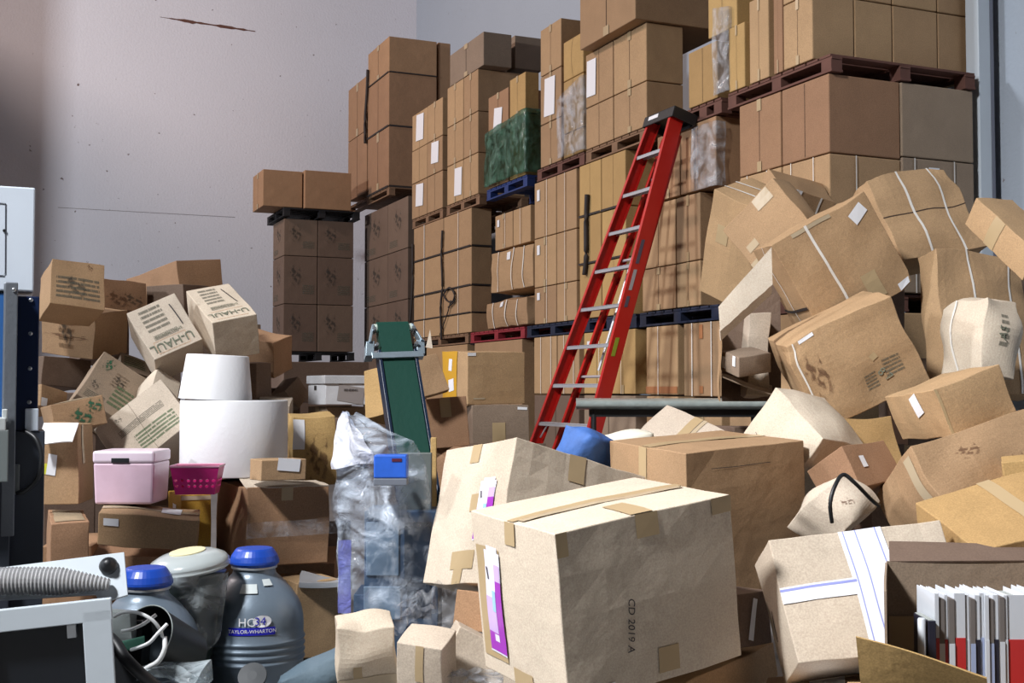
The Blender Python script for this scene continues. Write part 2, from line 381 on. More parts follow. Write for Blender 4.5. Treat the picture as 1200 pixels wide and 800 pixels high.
# ------------------------------------------------------------------ measured positions (metres)
PILE = {
 'F1': ((0.34, 4.405, 0.691), (0.045, -0.128, 0.521), (0.747, 0.577, 0.592)),
 'F2': ((0.104, 5.546, 0.744), (-0.153, 0.289, 0.555), (0.737, 0.601, 0.634)),
 'F3': ((0.95, 5.861, 0.788), (0.047, -0.061, 0.495), (0.698, 0.626, 0.715)),
 'F4': ((1.011, 6.826, 0.99), (-0.808, 0.336, -0.812), (0.501, 0.387, 0.327)),
 'F5': ((-0.591, 4.939, 0.301), (0.241, -0.052, 0.151), (0.238, 0.141, 0.288)),
 'F6': ((-0.323, 4.581, 0.361), (0.253, 0.082, -0.256), (0.184, 0.167, 0.215)),
 'F7': ((-0.103, 4.886, 0.256), (-0.142, 0.481, 0.035), (0.388, 0.367, 0.231)),
 'F8': ((-0.043, 5.192, 0.431), (-0.181, 0.02, -0.602), (0.286, 0.304, 0.159)),
 'F9': ((0.705, 4.702, 0.268), (-0.118, -0.01, 0.952), (0.807, 0.35, 0.137)),
 'R1': ((1.324, 4.546, 0.597), (-0.514, -0.114, 0.063), (0.665, 0.265, 0.472)),
 'R1b': ((1.137, 4.439, 0.152), (-0.02, -0.163, -0.245), (0.371, 0.529, 0.3)),
 'R3': ((1.988, 4.713, 0.786), (0.306, -0.255, 0.098), (0.574, 0.49, 0.338)),
 'R4': ((2.089, 5.481, 0.997), (0.977, -0.27, 0.261), (0.675, 0.271, 0.484)),
 'R5': ((2.104, 5.766, 1.326), (-0.065, -0.368, 0.122), (0.337, 0.547, 0.232)),
 'R6': ((1.632, 5.694, 0.991), (-0.538, -0.097, 0.583), (0.306, 0.25, 0.209)),
 'R7': ((1.823, 6.439, 1.002), (-0.32, -0.047, 0.022), (0.281, 0.732, 0.286)),
 'R8': ((1.43, 5.397, 0.83), (-0.644, -0.401, 0.69), (0.257, 0.25, 0.177)),
 'R9': ((1.472, 6.037, 1.128), (-0.195, 0.644, -1.118), (0.421, 0.343, 0.336)),
 'R10': ((1.809, 6.506, 1.567), (0.128, -0.454, -0.139), (0.606, 0.627, 0.492)),
 'R11': ((1.881, 7.009, 2.114), (0.007, -0.52, 0.095), (0.629, 0.39, 0.599)),
 'R12': ((1.643, 7.468, 2.406), (-0.023, -0.694, -0.725), (0.461, 0.201, 0.395)),
 'R13': ((1.611, 8.065, 2.362), (0.48, -0.316, 0.633), (0.383, 0.451, 0.753)),
 'R15': ((1.423, 7.016, 1.591), (-0.026, 0.054, -0.05), (0.126, 0.353, 0.48)),
 'R16': ((1.963, 8.198, 2.723), (0.593, 0.218, 0.282), (0.418, 0.303, 0.17)),
 'R17': ((2.58, 7.558, 2.462), (-0.413, -0.199, 0.213), (0.578, 0.242, 0.621)),
 'R18': ((2.735, 6.435, 2.209), (0.03, 0.694, -1.209), (0.557, 0.25, 0.169)),
 'R19': ((2.701, 6.947, 1.77), (-0.243, 0.078, 0.265), (0.59, 0.18, 0.834)),
 'R20': ((2.48, 6.358, 1.644), (-0.262, 0.25, 0.272), (0.203, 0.322, 0.44)),
 'R21': ((1.288, 6.593, 1.549), (0.137, 0.204, -1.208), (0.204, 0.199, 0.114)),
 'R22': ((2.183, 5.087, 1.008), (0.065, -0.086, -0.333), (0.177, 0.202, 0.189)),
 'R23': ((0.846, 4.809, 0.493), (-0.075, 0.026, 0.764), (0.203, 0.3, 0.208)),
 'M1': ((-0.212, 8.766, 1.485), (0.039, -0.009, 0.391), (0.439, 0.534, 0.369)),
 'M2': ((-0.105, 8.624, 1.143), (-0.019, -0.005, 0.133), (0.403, 0.401, 0.273)),
 'M3': ((-0.432, 7.607, 1.183), (-0.036, -0.076, 0.19), (0.257, 0.348, 0.311)),
 'M4': ((-0.514, 7.329, 1.475), (1.267, -0.259, 0.354), (0.188, 0.245, 0.058)),
 'M5': ((-0.754, 7.323, 1.344), (-0.202, -0.196, -0.532), (0.139, 0.3, 0.301)),
 'M6': ((-1.19, 7.112, 1.046), (0.059, -0.042, 0.27), (0.248, 0.353, 0.4)),
 'M7': ((-1.17, 7.975, 1.381), (0.0, 0.0, 0.49), (0.277, 0.355, 0.177)),
 'M8': ((-1.183, 8.057, 1.182), (0.0, 0.0, 0.49), (0.265, 0.393, 0.194)),
 'M9': ((-1.523, 8.226, 1.357), (-0.246, -0.638, 1.106), (0.173, 0.148, 0.165)),
 'M10': ((-1.507, 7.61, 1.25), (0.223, 0.014, 0.119), (0.209, 0.241, 0.135)),
 'M11': ((-1.203, 6.156, 0.987), (0.0, 0.0, 0.566), (0.24, 0.164, 0.106)),
 'M12': ((-1.298, 6.475, 0.691), (0.0, 0.0, 0.498), (0.438, 0.585, 0.402)),
 'M13': ((-1.082, 6.246, 0.235), (0.0, 0.0, 0.596), (0.231, 0.35, 0.379)),
 'M14': ((-1.71, 6.358, 0.716), (0.0, 0.0, 0.477), (0.152, 0.336, 0.267)),
 'M15': ((-1.814, 6.015, 0.709), (0.135, 0.108, 0.258), (0.471, 0.239, 0.165)),
 'M16': ((-2.33, 6.298, 1.013), (0.0, 0.0, 0.073), (0.175, 0.268, 0.413)),
 'M17': ((-2.257, 6.099, 0.592), (0.0, 0.0, 0.385), (0.18, 0.648, 0.322)),
 'A': ((-2.696, 7.296, 1.981), (-0.353, 0.098, 0.586), (0.313, 0.283, 0.294)),
 'B': ((-2.756, 7.701, 1.77), (0.133, 0.094, -0.281), (0.395, 0.345, 0.288)),
 'B2': ((-2.938, 7.596, 1.488), (-0.064, 0.064, 0.983), (0.354, 0.35, 0.183)),
 'C': ((-2.711, 8.063, 2.006), (-0.097, 0.011, 0.98), (0.343, 0.299, 0.206)),
 'D': ((-2.533, 8.937, 2.153), (-0.09, -0.084, 0.718), (0.345, 0.873, 0.274)),
 'D2': ((-2.326, 8.323, 1.986), (0.016, -0.043, -0.37), (0.301, 0.299, 0.251)),
 'E': ((-2.13, 7.351, 1.711), (1.034, -0.441, 0.455), (0.312, 0.369, 0.288)),
 'G2': ((-1.816, 7.487, 1.816), (0.446, -0.23, 0.48), (0.281, 0.529, 0.271)),
 'G': ((-2.477, 7.291, 1.354), (1.006, 0.576, 0.396), (0.315, 0.359, 0.254)),
 'H': ((-2.428, 6.635, 1.249), (-0.061, -0.186, 0.534), (0.275, 0.304, 0.164)),
 'I': ((-2.057, 6.873, 1.123), (0.831, -0.681, 0.238), (0.465, 0.41, 0.264)),
 'I2': ((-2.146, 7.216, 1.345), (0.848, 0.525, 0.584), (0.169, 0.232, 0.206)),
 'J': ((-2.471, 7.643, 1.498), (-0.577, 0.307, 0.852), (0.214, 0.2, 0.123)),
 'K': ((-2.769, 7.016, 1.328), (-0.126, 0.237, 1.21), (0.217, 0.2, 0.125)),
 'Q': ((-1.74, 7.801, 1.438), (-0.006, -0.041, 1.127), (0.152, 0.301, 0.255)),
 'S': ((-1.673, 8.053, 1.641), (0.19, -0.275, 1.151), (0.228, 0.3, 0.24)),
 'W': ((0.359, 5.84, 1.142), (0.309, 0.235, 0.72), (0.215, 0.146, 0.132)),
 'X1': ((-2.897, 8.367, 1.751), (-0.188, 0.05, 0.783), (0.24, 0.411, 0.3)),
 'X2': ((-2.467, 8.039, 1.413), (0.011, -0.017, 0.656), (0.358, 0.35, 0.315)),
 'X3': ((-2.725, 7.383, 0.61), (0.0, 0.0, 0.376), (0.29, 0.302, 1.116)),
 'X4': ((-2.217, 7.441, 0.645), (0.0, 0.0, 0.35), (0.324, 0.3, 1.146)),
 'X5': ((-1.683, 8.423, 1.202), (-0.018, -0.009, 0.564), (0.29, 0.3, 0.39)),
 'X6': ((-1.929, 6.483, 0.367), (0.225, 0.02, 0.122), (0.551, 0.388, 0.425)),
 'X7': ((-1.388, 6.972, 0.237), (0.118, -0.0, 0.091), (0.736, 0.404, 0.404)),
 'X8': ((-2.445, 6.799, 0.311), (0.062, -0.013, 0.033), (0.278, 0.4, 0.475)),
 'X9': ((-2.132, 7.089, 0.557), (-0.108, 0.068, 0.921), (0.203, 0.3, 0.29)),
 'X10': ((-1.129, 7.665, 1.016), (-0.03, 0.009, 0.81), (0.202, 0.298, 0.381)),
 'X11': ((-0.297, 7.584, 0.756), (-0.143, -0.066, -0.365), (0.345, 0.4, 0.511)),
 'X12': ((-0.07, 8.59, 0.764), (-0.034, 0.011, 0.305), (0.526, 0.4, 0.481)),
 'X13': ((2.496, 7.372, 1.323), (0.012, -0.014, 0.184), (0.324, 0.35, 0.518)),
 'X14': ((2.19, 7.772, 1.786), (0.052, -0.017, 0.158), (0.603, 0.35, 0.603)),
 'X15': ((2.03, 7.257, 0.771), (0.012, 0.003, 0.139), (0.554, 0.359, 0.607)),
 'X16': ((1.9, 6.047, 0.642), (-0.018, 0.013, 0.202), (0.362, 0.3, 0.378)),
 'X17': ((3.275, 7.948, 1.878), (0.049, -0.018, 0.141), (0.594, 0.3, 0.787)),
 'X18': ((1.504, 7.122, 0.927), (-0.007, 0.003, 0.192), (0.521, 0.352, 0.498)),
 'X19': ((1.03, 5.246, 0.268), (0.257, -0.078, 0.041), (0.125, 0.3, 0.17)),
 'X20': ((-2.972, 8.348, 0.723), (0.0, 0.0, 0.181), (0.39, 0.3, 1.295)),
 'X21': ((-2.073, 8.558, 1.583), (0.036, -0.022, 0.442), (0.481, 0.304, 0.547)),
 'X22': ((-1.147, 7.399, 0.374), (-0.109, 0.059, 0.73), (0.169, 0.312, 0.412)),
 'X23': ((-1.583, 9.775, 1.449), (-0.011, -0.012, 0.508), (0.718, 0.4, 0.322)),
}
STACK = [
 ('fa', 'of the tall stack in the wall corner', 'top', 10.067, 11.146, 0.0, 0.75, 6.09, 6.621, 'red', 'cordR', 0, 0, 0),
 ('fa', 'of the tall stack in the wall corner', 'middle', 10.067, 11.146, 0.0, 0.75, 5.285, 6.082, 'red', 'cordR', 0, 1, 0),
 ('fa', 'of the tall stack in the wall corner', 'bottom', 10.067, 11.146, 0.0, 0.75, 4.383, 5.277, 'red', 'cordR', 0, 2, 0),
 ('fb', 'of the tall corner stack, beyond its long black cord', 'upper', 11.203, 12.263, 0.0, 0.8, 5.45, 6.309, 'red', '', 0, 0, 0),
 ('fb', 'of the tall corner stack, beyond its long black cord', 'lower', 11.203, 12.263, 0.0, 0.8, 4.466, 5.442, 'red', '', 0, 1, 0),
 ('U1', 'of the upper stack with three paper labels', 'top left', 8.364, 8.987, 0.0, 0.6, 4.696, 5.192, 'kraft', 'U1', 0, 0, 0),
 ('U1', 'of the upper stack with three paper labels', 'top right', 7.766, 8.346, 0.0, 0.6, 4.696, 5.192, 'kraft', 'U1', 0, 0, 1),
 ('U1', 'of the upper stack with three paper labels', 'middle left', 8.364, 8.987, 0.0, 0.6, 4.238, 4.688, 'kraft', 'U1', 0, 1, 0),
 ('U1', 'of the upper stack with three paper labels', 'middle right', 7.766, 8.346, 0.0, 0.6, 4.238, 4.688, 'kraft', 'U1', 0, 1, 1),
 ('U1', 'of the upper stack with three paper labels', 'bottom left', 8.364, 8.987, 0.0, 0.6, 3.744, 4.23, 'kraft', 'U1', 0, 2, 0),
 ('U1', 'of the upper stack with three paper labels', 'bottom right', 7.766, 8.346, 0.0, 0.6, 3.744, 4.23, 'kraft', 'U1', 0, 2, 1),
 ('U2a', 'of the upper stack left of the green-wrapped one', 'topmost overhanging', 6.359, 7.502, 0.0, 0.367, 5.262, 5.666, 'grey', '', 0, 0, 0),
 ('U2x', 'behind the topmost overhanging carton left of the green-wrapped stack', 'lone', 6.6, 7.1, 0.515, 0.886, 5.338, 5.746, 'grey', '', 0, 0, 0),
 ('fx', 'on the wall side of the tall stack in the corner', 'narrow upper', 10.107, 10.707, 0.789, 0.985, 5.335, 6.63, 'red', '', 0, 0, 0),
 ('U2', 'of the upper stack left of the green-wrapped one', 'second-course left', 7.032, 7.591, 0.0, 0.62, 4.75, 5.257, 'kraft', 'U2', 0, 0, 0),
 ('U2', 'of the upper stack left of the green-wrapped one', 'second-course right', 6.534, 7.014, 0.0, 0.62, 4.75, 5.257, 'kraft', 'U2', 0, 0, 1),
 ('U2', 'of the upper stack left of the green-wrapped one', 'third-course left', 7.032, 7.591, 0.0, 0.62, 4.247, 4.742, 'kraft', 'U2', 0, 1, 0),
 ('U2', 'of the upper stack left of the green-wrapped one', 'third-course right', 6.534, 7.014, 0.0, 0.62, 4.247, 4.742, 'kraft', 'U2', 0, 1, 1),
 ('U2', 'of the upper stack left of the green-wrapped one', 'bottom-course left', 7.032, 7.591, 0.0, 0.62, 3.744, 4.239, 'kraft', 'U2', 0, 2, 0),
 ('U2', 'of the upper stack left of the green-wrapped one', 'bottom-course right', 6.534, 7.014, 0.0, 0.62, 3.744, 4.239, 'kraft', 'U2', 0, 2, 1),
 ('U3a', 'of the green-wrapped stack on the blue pallet', 'left upper', 5.614, 6.205, 0.0, 0.6, 4.352, 4.823, 'red', 'U3a', 0, 0, 0),
 ('U3a', 'of the green-wrapped stack on the blue pallet', 'left lower', 5.614, 6.205, 0.0, 0.6, 3.744, 4.344, 'red', 'U3a', 0, 1, 0),
 ('U3b', 'of the green-wrapped stack on the blue pallet', 'right upper', 5.141, 5.571, 0.0, 0.165, 4.427, 4.883, 'gold', '', 0, 0, 0),
 ('U3b', 'of the green-wrapped stack on the blue pallet', 'right lower', 5.141, 5.571, 0.0, 0.165, 3.744, 4.419, 'gold', '', 0, 1, 0),
 ('U4a', 'of the upper stack right of the green-wrapped one', 'left column top', 4.241, 4.744, 0.0, 0.6, 4.723, 5.221, 'kraft', 'U4', 0, 0, 0),
 ('U4a', 'of the upper stack right of the green-wrapped one', 'left column middle', 4.241, 4.744, 0.0, 0.6, 4.2, 4.715, 'kraft', 'U4', 0, 1, 0),
 ('U4a', 'of the upper stack right of the green-wrapped one', 'left column bottom', 4.241, 4.744, 0.0, 0.6, 3.744, 4.192, 'kraft', 'U4', 0, 2, 0),
 ('U4b', 'of the upper stack right of the green-wrapped one', 'right column top', 3.739, 4.183, 0.0, 0.6, 4.537, 4.939, 'gold', '', 0.02, 0, 0),
 ('U4b', 'of the upper stack right of the green-wrapped one', 'right column middle', 3.739, 4.183, 0.0, 0.6, 3.993, 4.529, 'gold', '', 0.02, 1, 0),
 ('U4b', 'of the upper stack right of the green-wrapped one', 'right column bottom', 3.739, 4.183, 0.0, 0.6, 3.744, 3.985, 'gold', '', 0.02, 2, 0),
 ('U5a', 'of the big upper stack left of the ladder head', 'topmost overhanging', 2.462, 3.553, -0.13, 0.87, 4.686, 5.307, 'kraft', '', 0, 0, 0),
 ('U5', 'of the big upper stack left of the ladder head', 'top left', 3.127, 3.683, 0.0, 0.382, 4.156, 4.68, 'kraft', 'U5', 0, 0, 0),
 ('U5', 'of the big upper stack left of the ladder head', 'top right', 2.496, 3.109, 0.0, 0.382, 4.156, 4.68, 'kraft', 'U5', 0, 0, 1),
 ('U5', 'of the big upper stack left of the ladder head', 'bottom left', 3.127, 3.683, 0.0, 0.382, 3.744, 4.148, 'kraft', 'U5', 0, 1, 0),
 ('U5', 'of the big upper stack left of the ladder head', 'bottom right', 2.496, 3.109, 0.0, 0.382, 3.744, 4.148, 'kraft', 'U5', 0, 1, 1),
 ('U6', 'standing just right of the ladder head', 'lone', 1.361, 1.793, 0.0, 0.7, 3.744, 4.211, 'gold', '', 0, 0, 0),
 ('U6b', 'above the carton right of the ladder head', 'high', 1.109, 1.519, 0.02, 0.52, 4.263, 4.867, 'gold', '', 0, 0, 0),
 ('U7a', 'on the highest pallet at upper right', 'narrow', 0.979, 1.195, 0.0, 0.5, 3.744, 4.255, 'gold', '', 0, 0, 0),
 ('U7b', 'on the highest pallet at upper right', 'slim second', 0.666, 0.913, 0.0, 0.5, 3.744, 4.387, 'kraft', '', 0, 0, 0),
 ('U7d', 'on the highest pallet at upper right', 'thin recessed', 0.495, 0.603, 0.0, 0.5, 3.744, 4.463, 'red', '', 0, 0, 0),
 ('U7', 'on the near end of the highest pallet at upper right', 'upper-row far left', 0.133, 0.472, -0.007, 0.361, 4.23, 4.851, 'kraft', '', 0, 0, 0),
 ('U7', 'on the near end of the highest pallet at upper right', 'upper-row inner left', 0.133, 0.472, 0.371, 0.712, 4.23, 4.851, 'kraft', '', 0, 0, 1),
 ('U7', 'on the near end of the highest pallet at upper right', 'upper-row inner right', 0.133, 0.472, 0.722, 1.142, 4.23, 4.851, 'kraft', '', 0, 0, 2),
 ('U7', 'on the near end of the highest pallet at upper right', 'upper-row far right', 0.133, 0.472, 1.152, 1.494, 4.23, 4.851, 'kraft', '', 0, 0, 3),
 ('U7', 'on the near end of the highest pallet at upper right', 'lower-row far left', 0.133, 0.472, -0.007, 0.361, 3.744, 4.222, 'kraft', '', 0, 1, 0),
 ('U7', 'on the near end of the highest pallet at upper right', 'lower-row inner left', 0.133, 0.472, 0.371, 0.712, 3.744, 4.222, 'kraft', '', 0, 1, 1),
 ('U7', 'on the near end of the highest pallet at upper right', 'lower-row inner right', 0.133, 0.472, 0.722, 1.142, 3.744, 4.222, 'kraft', '', 0, 1, 2),
 ('U7', 'on the near end of the highest pallet at upper right', 'lower-row far right', 0.133, 0.472, 1.152, 1.494, 3.744, 4.222, 'kraft', '', 0, 1, 3),
 ('N', 'of the block under the highest pallet', 'upper left', 0.525, 1.055, 0.0, 0.628, 3.046, 3.601, 'red', '', 0, 0, 0),
 ('N', 'of the block under the highest pallet', 'upper right', -0.033, 0.507, 0.0, 0.628, 3.046, 3.601, 'red', '', 0, 0, 1),
 ('Ne', 'of the block under the highest pallet', 'upper end-side', -0.046, 0.654, 0.634, 1.307, 3.066, 3.601, 'grey', '', 0, 0, 0),
 ('N2', 'strapped carton of the block under the highest pallet', 'lower left', 0.525, 1.055, 0.0, 0.628, 2.084, 3.038, 'kraft', 'strapN', 0, 0, 0),
 ('N2', 'strapped carton of the block under the highest pallet', 'lower right', -0.033, 0.507, 0.0, 0.628, 2.084, 3.038, 'kraft', 'strapN', 0, 0, 1),
 ('Ne2', 'of the block under the highest pallet', 'lower end-side', -0.046, 0.654, 0.634, 1.307, 2.084, 3.058, 'grey', 'strapNe', 0, 0, 0),
 ('M6a', 'of the middle stack right of the ladder', 'top left', 1.946, 2.31, 0.0, 0.6, 3.038, 3.601, 'red', '', 0, 0, 0),
 ('M6a', 'of the middle stack right of the ladder', 'top right', 1.388, 1.928, 0.0, 0.6, 3.038, 3.601, 'red', '', 0, 0, 1),
 ('M6', 'of the middle stack right of the ladder', 'second-course left', 2.018, 2.583, 0.0, 0.6, 2.463, 3.018, 'kraft', '', 0, 0, 0),
 ('M6', 'of the middle stack right of the ladder', 'second-course right', 1.631, 2.0, 0.0, 0.6, 2.463, 3.018, 'kraft', '', 0, 0, 1),
 ('M6', 'of the middle stack right of the ladder', 'bottom-course left', 2.018, 2.583, 0.0, 0.6, 2.084, 2.455, 'kraft', '', 0, 1, 0),
 ('M6', 'of the middle stack right of the ladder', 'bottom-course right', 1.631, 2.0, 0.0, 0.6, 2.084, 2.455, 'kraft', '', 0, 1, 1),
 ('M5', 'of the middle stack crossed by the ladder', 'top left', 3.37, 3.823, 0.0, 0.8, 3.091, 3.601, 'gold', 'cordM5', 0, 0, 0),
 ('M5', 'of the middle stack crossed by the ladder', 'top right', 2.885, 3.352, 0.0, 0.8, 3.091, 3.601, 'gold', 'cordM5', 0, 0, 1),
 ('M5', 'of the middle stack crossed by the ladder', 'middle left', 3.37, 3.823, 0.0, 0.8, 2.618, 3.083, 'gold', 'cordM5', 0, 1, 0),
 ('M5', 'of the middle stack crossed by the ladder', 'middle right', 2.885, 3.352, 0.0, 0.8, 2.618, 3.083, 'gold', 'cordM5', 0, 1, 1),
 ('M5', 'of the middle stack crossed by the ladder', 'bottom left', 3.37, 3.823, 0.0, 0.8, 2.084, 2.61, 'gold', 'cordM5', 0, 2, 0),
 ('M5', 'of the middle stack crossed by the ladder', 'bottom right', 2.885, 3.352, 0.0, 0.8, 2.084, 2.61, 'gold', 'cordM5', 0, 2, 1),
 ('M4', 'of the white-strapped middle stack left of the ladder', 'top left', 4.369, 4.901, 0.0, 0.6, 3.003, 3.601, 'kraft', 'strap1', 0, 0, 0),
 ('M4', 'of the white-strapped middle stack left of the ladder', 'top right', 3.898, 4.351, 0.0, 0.6, 3.003, 3.601, 'kraft', 'strap1', 0, 0, 1),
 ('M4', 'of the white-strapped middle stack left of the ladder', 'middle left', 4.369, 4.901, 0.0, 0.6, 2.478, 2.995, 'kraft', 'strap1', 0, 1, 0),
 ('M4', 'of the white-strapped middle stack left of the ladder', 'middle right', 3.898, 4.351, 0.0, 0.6, 2.478, 2.995, 'kraft', 'strap1', 0, 1, 1),
 ('M4', 'of the white-strapped middle stack left of the ladder', 'bottom left', 4.369, 4.901, 0.0, 0.6, 2.084, 2.47, 'kraft', 'strap1', 0, 2, 0),
 ('M4', 'of the white-strapped middle stack left of the ladder', 'bottom right', 3.898, 4.351, 0.0, 0.6, 2.084, 2.47, 'kraft', 'strap1', 0, 2, 1),
 ('M3a', 'of the slumped stack on the red pallet', 'top left', 5.607, 6.114, 0.05, 0.65, 3.007, 3.411, 'kraft', 'strap1', 0, 0, 0),
 ('M3a', 'of the slumped stack on the red pallet', 'top right', 5.117, 5.589, 0.05, 0.65, 3.007, 3.411, 'kraft', 'strap1', 0, 0, 1),
 ('M3b', 'of the slumped stack on the red pallet', 'middle', 4.964, 6.097, 0.0, 0.6, 2.479, 2.979, 'kraft', 'strap3', 0.02, 0, 0),
 ('M3c', 'of the slumped stack on the red pallet', 'bulging bottom', 5.053, 6.28, 0.0, 0.6, 2.084, 2.441, 'kraft', 'strap3', 0.035, 0, 0),
 ('M2', 'of the black-corded middle stack', 'top left', 7.722, 8.893, 0.0, 0.269, 3.135, 3.601, 'kraft', 'cordM2', 0, 0, 0),
 ('M2', 'of the black-corded middle stack', 'top right', 6.736, 7.704, 0.0, 0.269, 3.135, 3.601, 'kraft', 'cordM2', 0, 0, 1),
 ('M2', 'of the black-corded middle stack', 'second left', 7.722, 8.893, 0.0, 0.269, 2.657, 3.127, 'kraft', 'cordM2', 0, 1, 0),
 ('M2', 'of the black-corded middle stack', 'second right', 6.736, 7.704, 0.0, 0.269, 2.657, 3.127, 'kraft', 'cordM2', 0, 1, 1),
 ('M2', 'of the black-corded middle stack', 'third left', 7.722, 8.893, 0.0, 0.269, 2.324, 2.649, 'kraft', 'cordM2', 0, 2, 0),
 ('M2', 'of the black-corded middle stack', 'third right', 6.736, 7.704, 0.0, 0.269, 2.324, 2.649, 'kraft', 'cordM2', 0, 2, 1),
 ('M2', 'of the black-corded middle stack', 'bottom left', 7.722, 8.893, 0.0, 0.269, 2.084, 2.316, 'kraft', 'cordM2', 0, 3, 0),
 ('M2', 'of the black-corded middle stack', 'bottom right', 6.736, 7.704, 0.0, 0.269, 2.084, 2.316, 'kraft', 'cordM2', 0, 3, 1),
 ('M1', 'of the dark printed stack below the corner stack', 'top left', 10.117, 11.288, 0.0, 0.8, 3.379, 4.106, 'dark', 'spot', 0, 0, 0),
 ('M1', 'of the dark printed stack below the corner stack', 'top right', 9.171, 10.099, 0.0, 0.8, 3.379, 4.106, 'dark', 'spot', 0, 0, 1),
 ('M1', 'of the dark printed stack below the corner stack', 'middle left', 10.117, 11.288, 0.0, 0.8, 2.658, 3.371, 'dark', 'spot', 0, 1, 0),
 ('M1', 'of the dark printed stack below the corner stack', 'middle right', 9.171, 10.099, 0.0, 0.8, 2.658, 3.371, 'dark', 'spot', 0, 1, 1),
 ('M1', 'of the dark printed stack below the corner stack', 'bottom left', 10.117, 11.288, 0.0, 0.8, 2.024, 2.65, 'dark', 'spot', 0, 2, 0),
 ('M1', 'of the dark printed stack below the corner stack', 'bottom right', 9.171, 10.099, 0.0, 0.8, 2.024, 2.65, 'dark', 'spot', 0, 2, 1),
 ('L2', 'of the lowest stack behind the yellow-edged carton', 'tall', 6.883, 8.376, 0.0, 0.6, 0.144, 1.941, 'kraft', '', 0, 0, 0),
 ('L3', 'of the lowest stack behind the yellow-edged carton', 'second tall', 5.234, 6.638, 0.0, 0.6, 0.144, 1.941, 'kraft', '', 0, 0, 0),
 ('L4', 'of the lowest strapped stack left of the ladder foot', 'upper left', 4.354, 4.904, 0.0, 0.6, 1.345, 1.941, 'kraft', 'strap2', 0, 0, 0),
 ('L4', 'of the lowest strapped stack left of the ladder foot', 'upper right', 3.848, 4.336, 0.0, 0.6, 1.345, 1.941, 'kraft', 'strap2', 0, 0, 1),
 ('L4w', 'of the lowest strapped stack left of the ladder foot', 'tall bottom', 3.849, 4.904, 0.0, 0.6, 0.144, 1.329, 'dark', '', 0, 0, 0),
 ('L5', 'of the lowest stack behind the ladder', 'upper left', 3.192, 3.738, 0.0, 0.6, 1.35, 1.941, 'gold', 'strap1', 0, 0, 0),
 ('L5', 'of the lowest stack behind the ladder', 'upper right', 2.722, 3.174, 0.0, 0.6, 1.35, 1.941, 'gold', 'strap1', 0, 0, 1),
 ('L5w', 'of the lowest stack behind the ladder', 'tall bottom', 2.722, 3.738, 0.0, 0.6, 0.144, 1.334, 'grey', '', 0, 0, 0),
 ('L6', 'directly above the long table, left of two', 'strapped', 1.992, 2.52, 0.0, 0.6, 1.346, 1.941, 'kraft', 'strapL6', 0, 0, 0),
 ('L7', 'directly above the long table, right of two', 'strapped', 1.335, 1.893, 0.0, 0.6, 1.336, 1.941, 'kraft', 'strapL7', 0, 0, 0),
 ('L8', 'of the lowest row behind the fallen pile', 'tall', 0.696, 1.222, 0.0, 0.6, 0.144, 1.941, 'kraft', '', 0, 0, 0),
 ('L6w', 'under the long table against the lowest stack', 'tall left', 1.992, 2.52, 0.0, 0.6, 0.144, 1.331, 'kraft', '', 0, 0, 0),
 ('L7w', 'under the long table against the lowest stack', 'tall right', 1.335, 1.893, 0.0, 0.6, 0.144, 1.321, 'kraft', '', 0, 0, 0),
 ('L9', 'of the lowest row under the block at right', 'tall', -0.031, 0.624, 0.0, 1.2, 0.144, 1.941, 'kraft', '', 0, 0, 0),
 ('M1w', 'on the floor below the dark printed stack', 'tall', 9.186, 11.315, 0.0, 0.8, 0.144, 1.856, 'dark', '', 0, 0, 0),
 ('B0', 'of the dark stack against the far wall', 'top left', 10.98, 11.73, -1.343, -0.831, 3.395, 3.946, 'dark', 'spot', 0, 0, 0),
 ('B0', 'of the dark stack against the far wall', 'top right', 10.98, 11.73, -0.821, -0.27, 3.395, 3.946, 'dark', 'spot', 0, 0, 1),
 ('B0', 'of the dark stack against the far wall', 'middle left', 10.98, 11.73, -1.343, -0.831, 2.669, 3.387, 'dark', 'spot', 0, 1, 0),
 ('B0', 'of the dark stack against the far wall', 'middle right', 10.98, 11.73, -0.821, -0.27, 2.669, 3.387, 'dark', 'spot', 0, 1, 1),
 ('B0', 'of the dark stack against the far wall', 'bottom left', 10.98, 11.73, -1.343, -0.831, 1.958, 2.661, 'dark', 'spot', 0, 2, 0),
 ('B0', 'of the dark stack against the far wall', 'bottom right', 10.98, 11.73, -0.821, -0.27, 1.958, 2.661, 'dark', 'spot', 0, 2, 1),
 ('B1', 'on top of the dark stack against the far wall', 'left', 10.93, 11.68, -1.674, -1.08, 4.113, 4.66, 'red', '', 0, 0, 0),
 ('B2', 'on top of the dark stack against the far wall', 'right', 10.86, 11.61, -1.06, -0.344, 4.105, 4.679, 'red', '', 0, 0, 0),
 ('B0w', 'on the floor below the dark far-wall stack', 'tall', 10.98, 11.73, -1.334, -0.281, 0.14, 1.8, 'dark', '', 0, 0, 0),
]
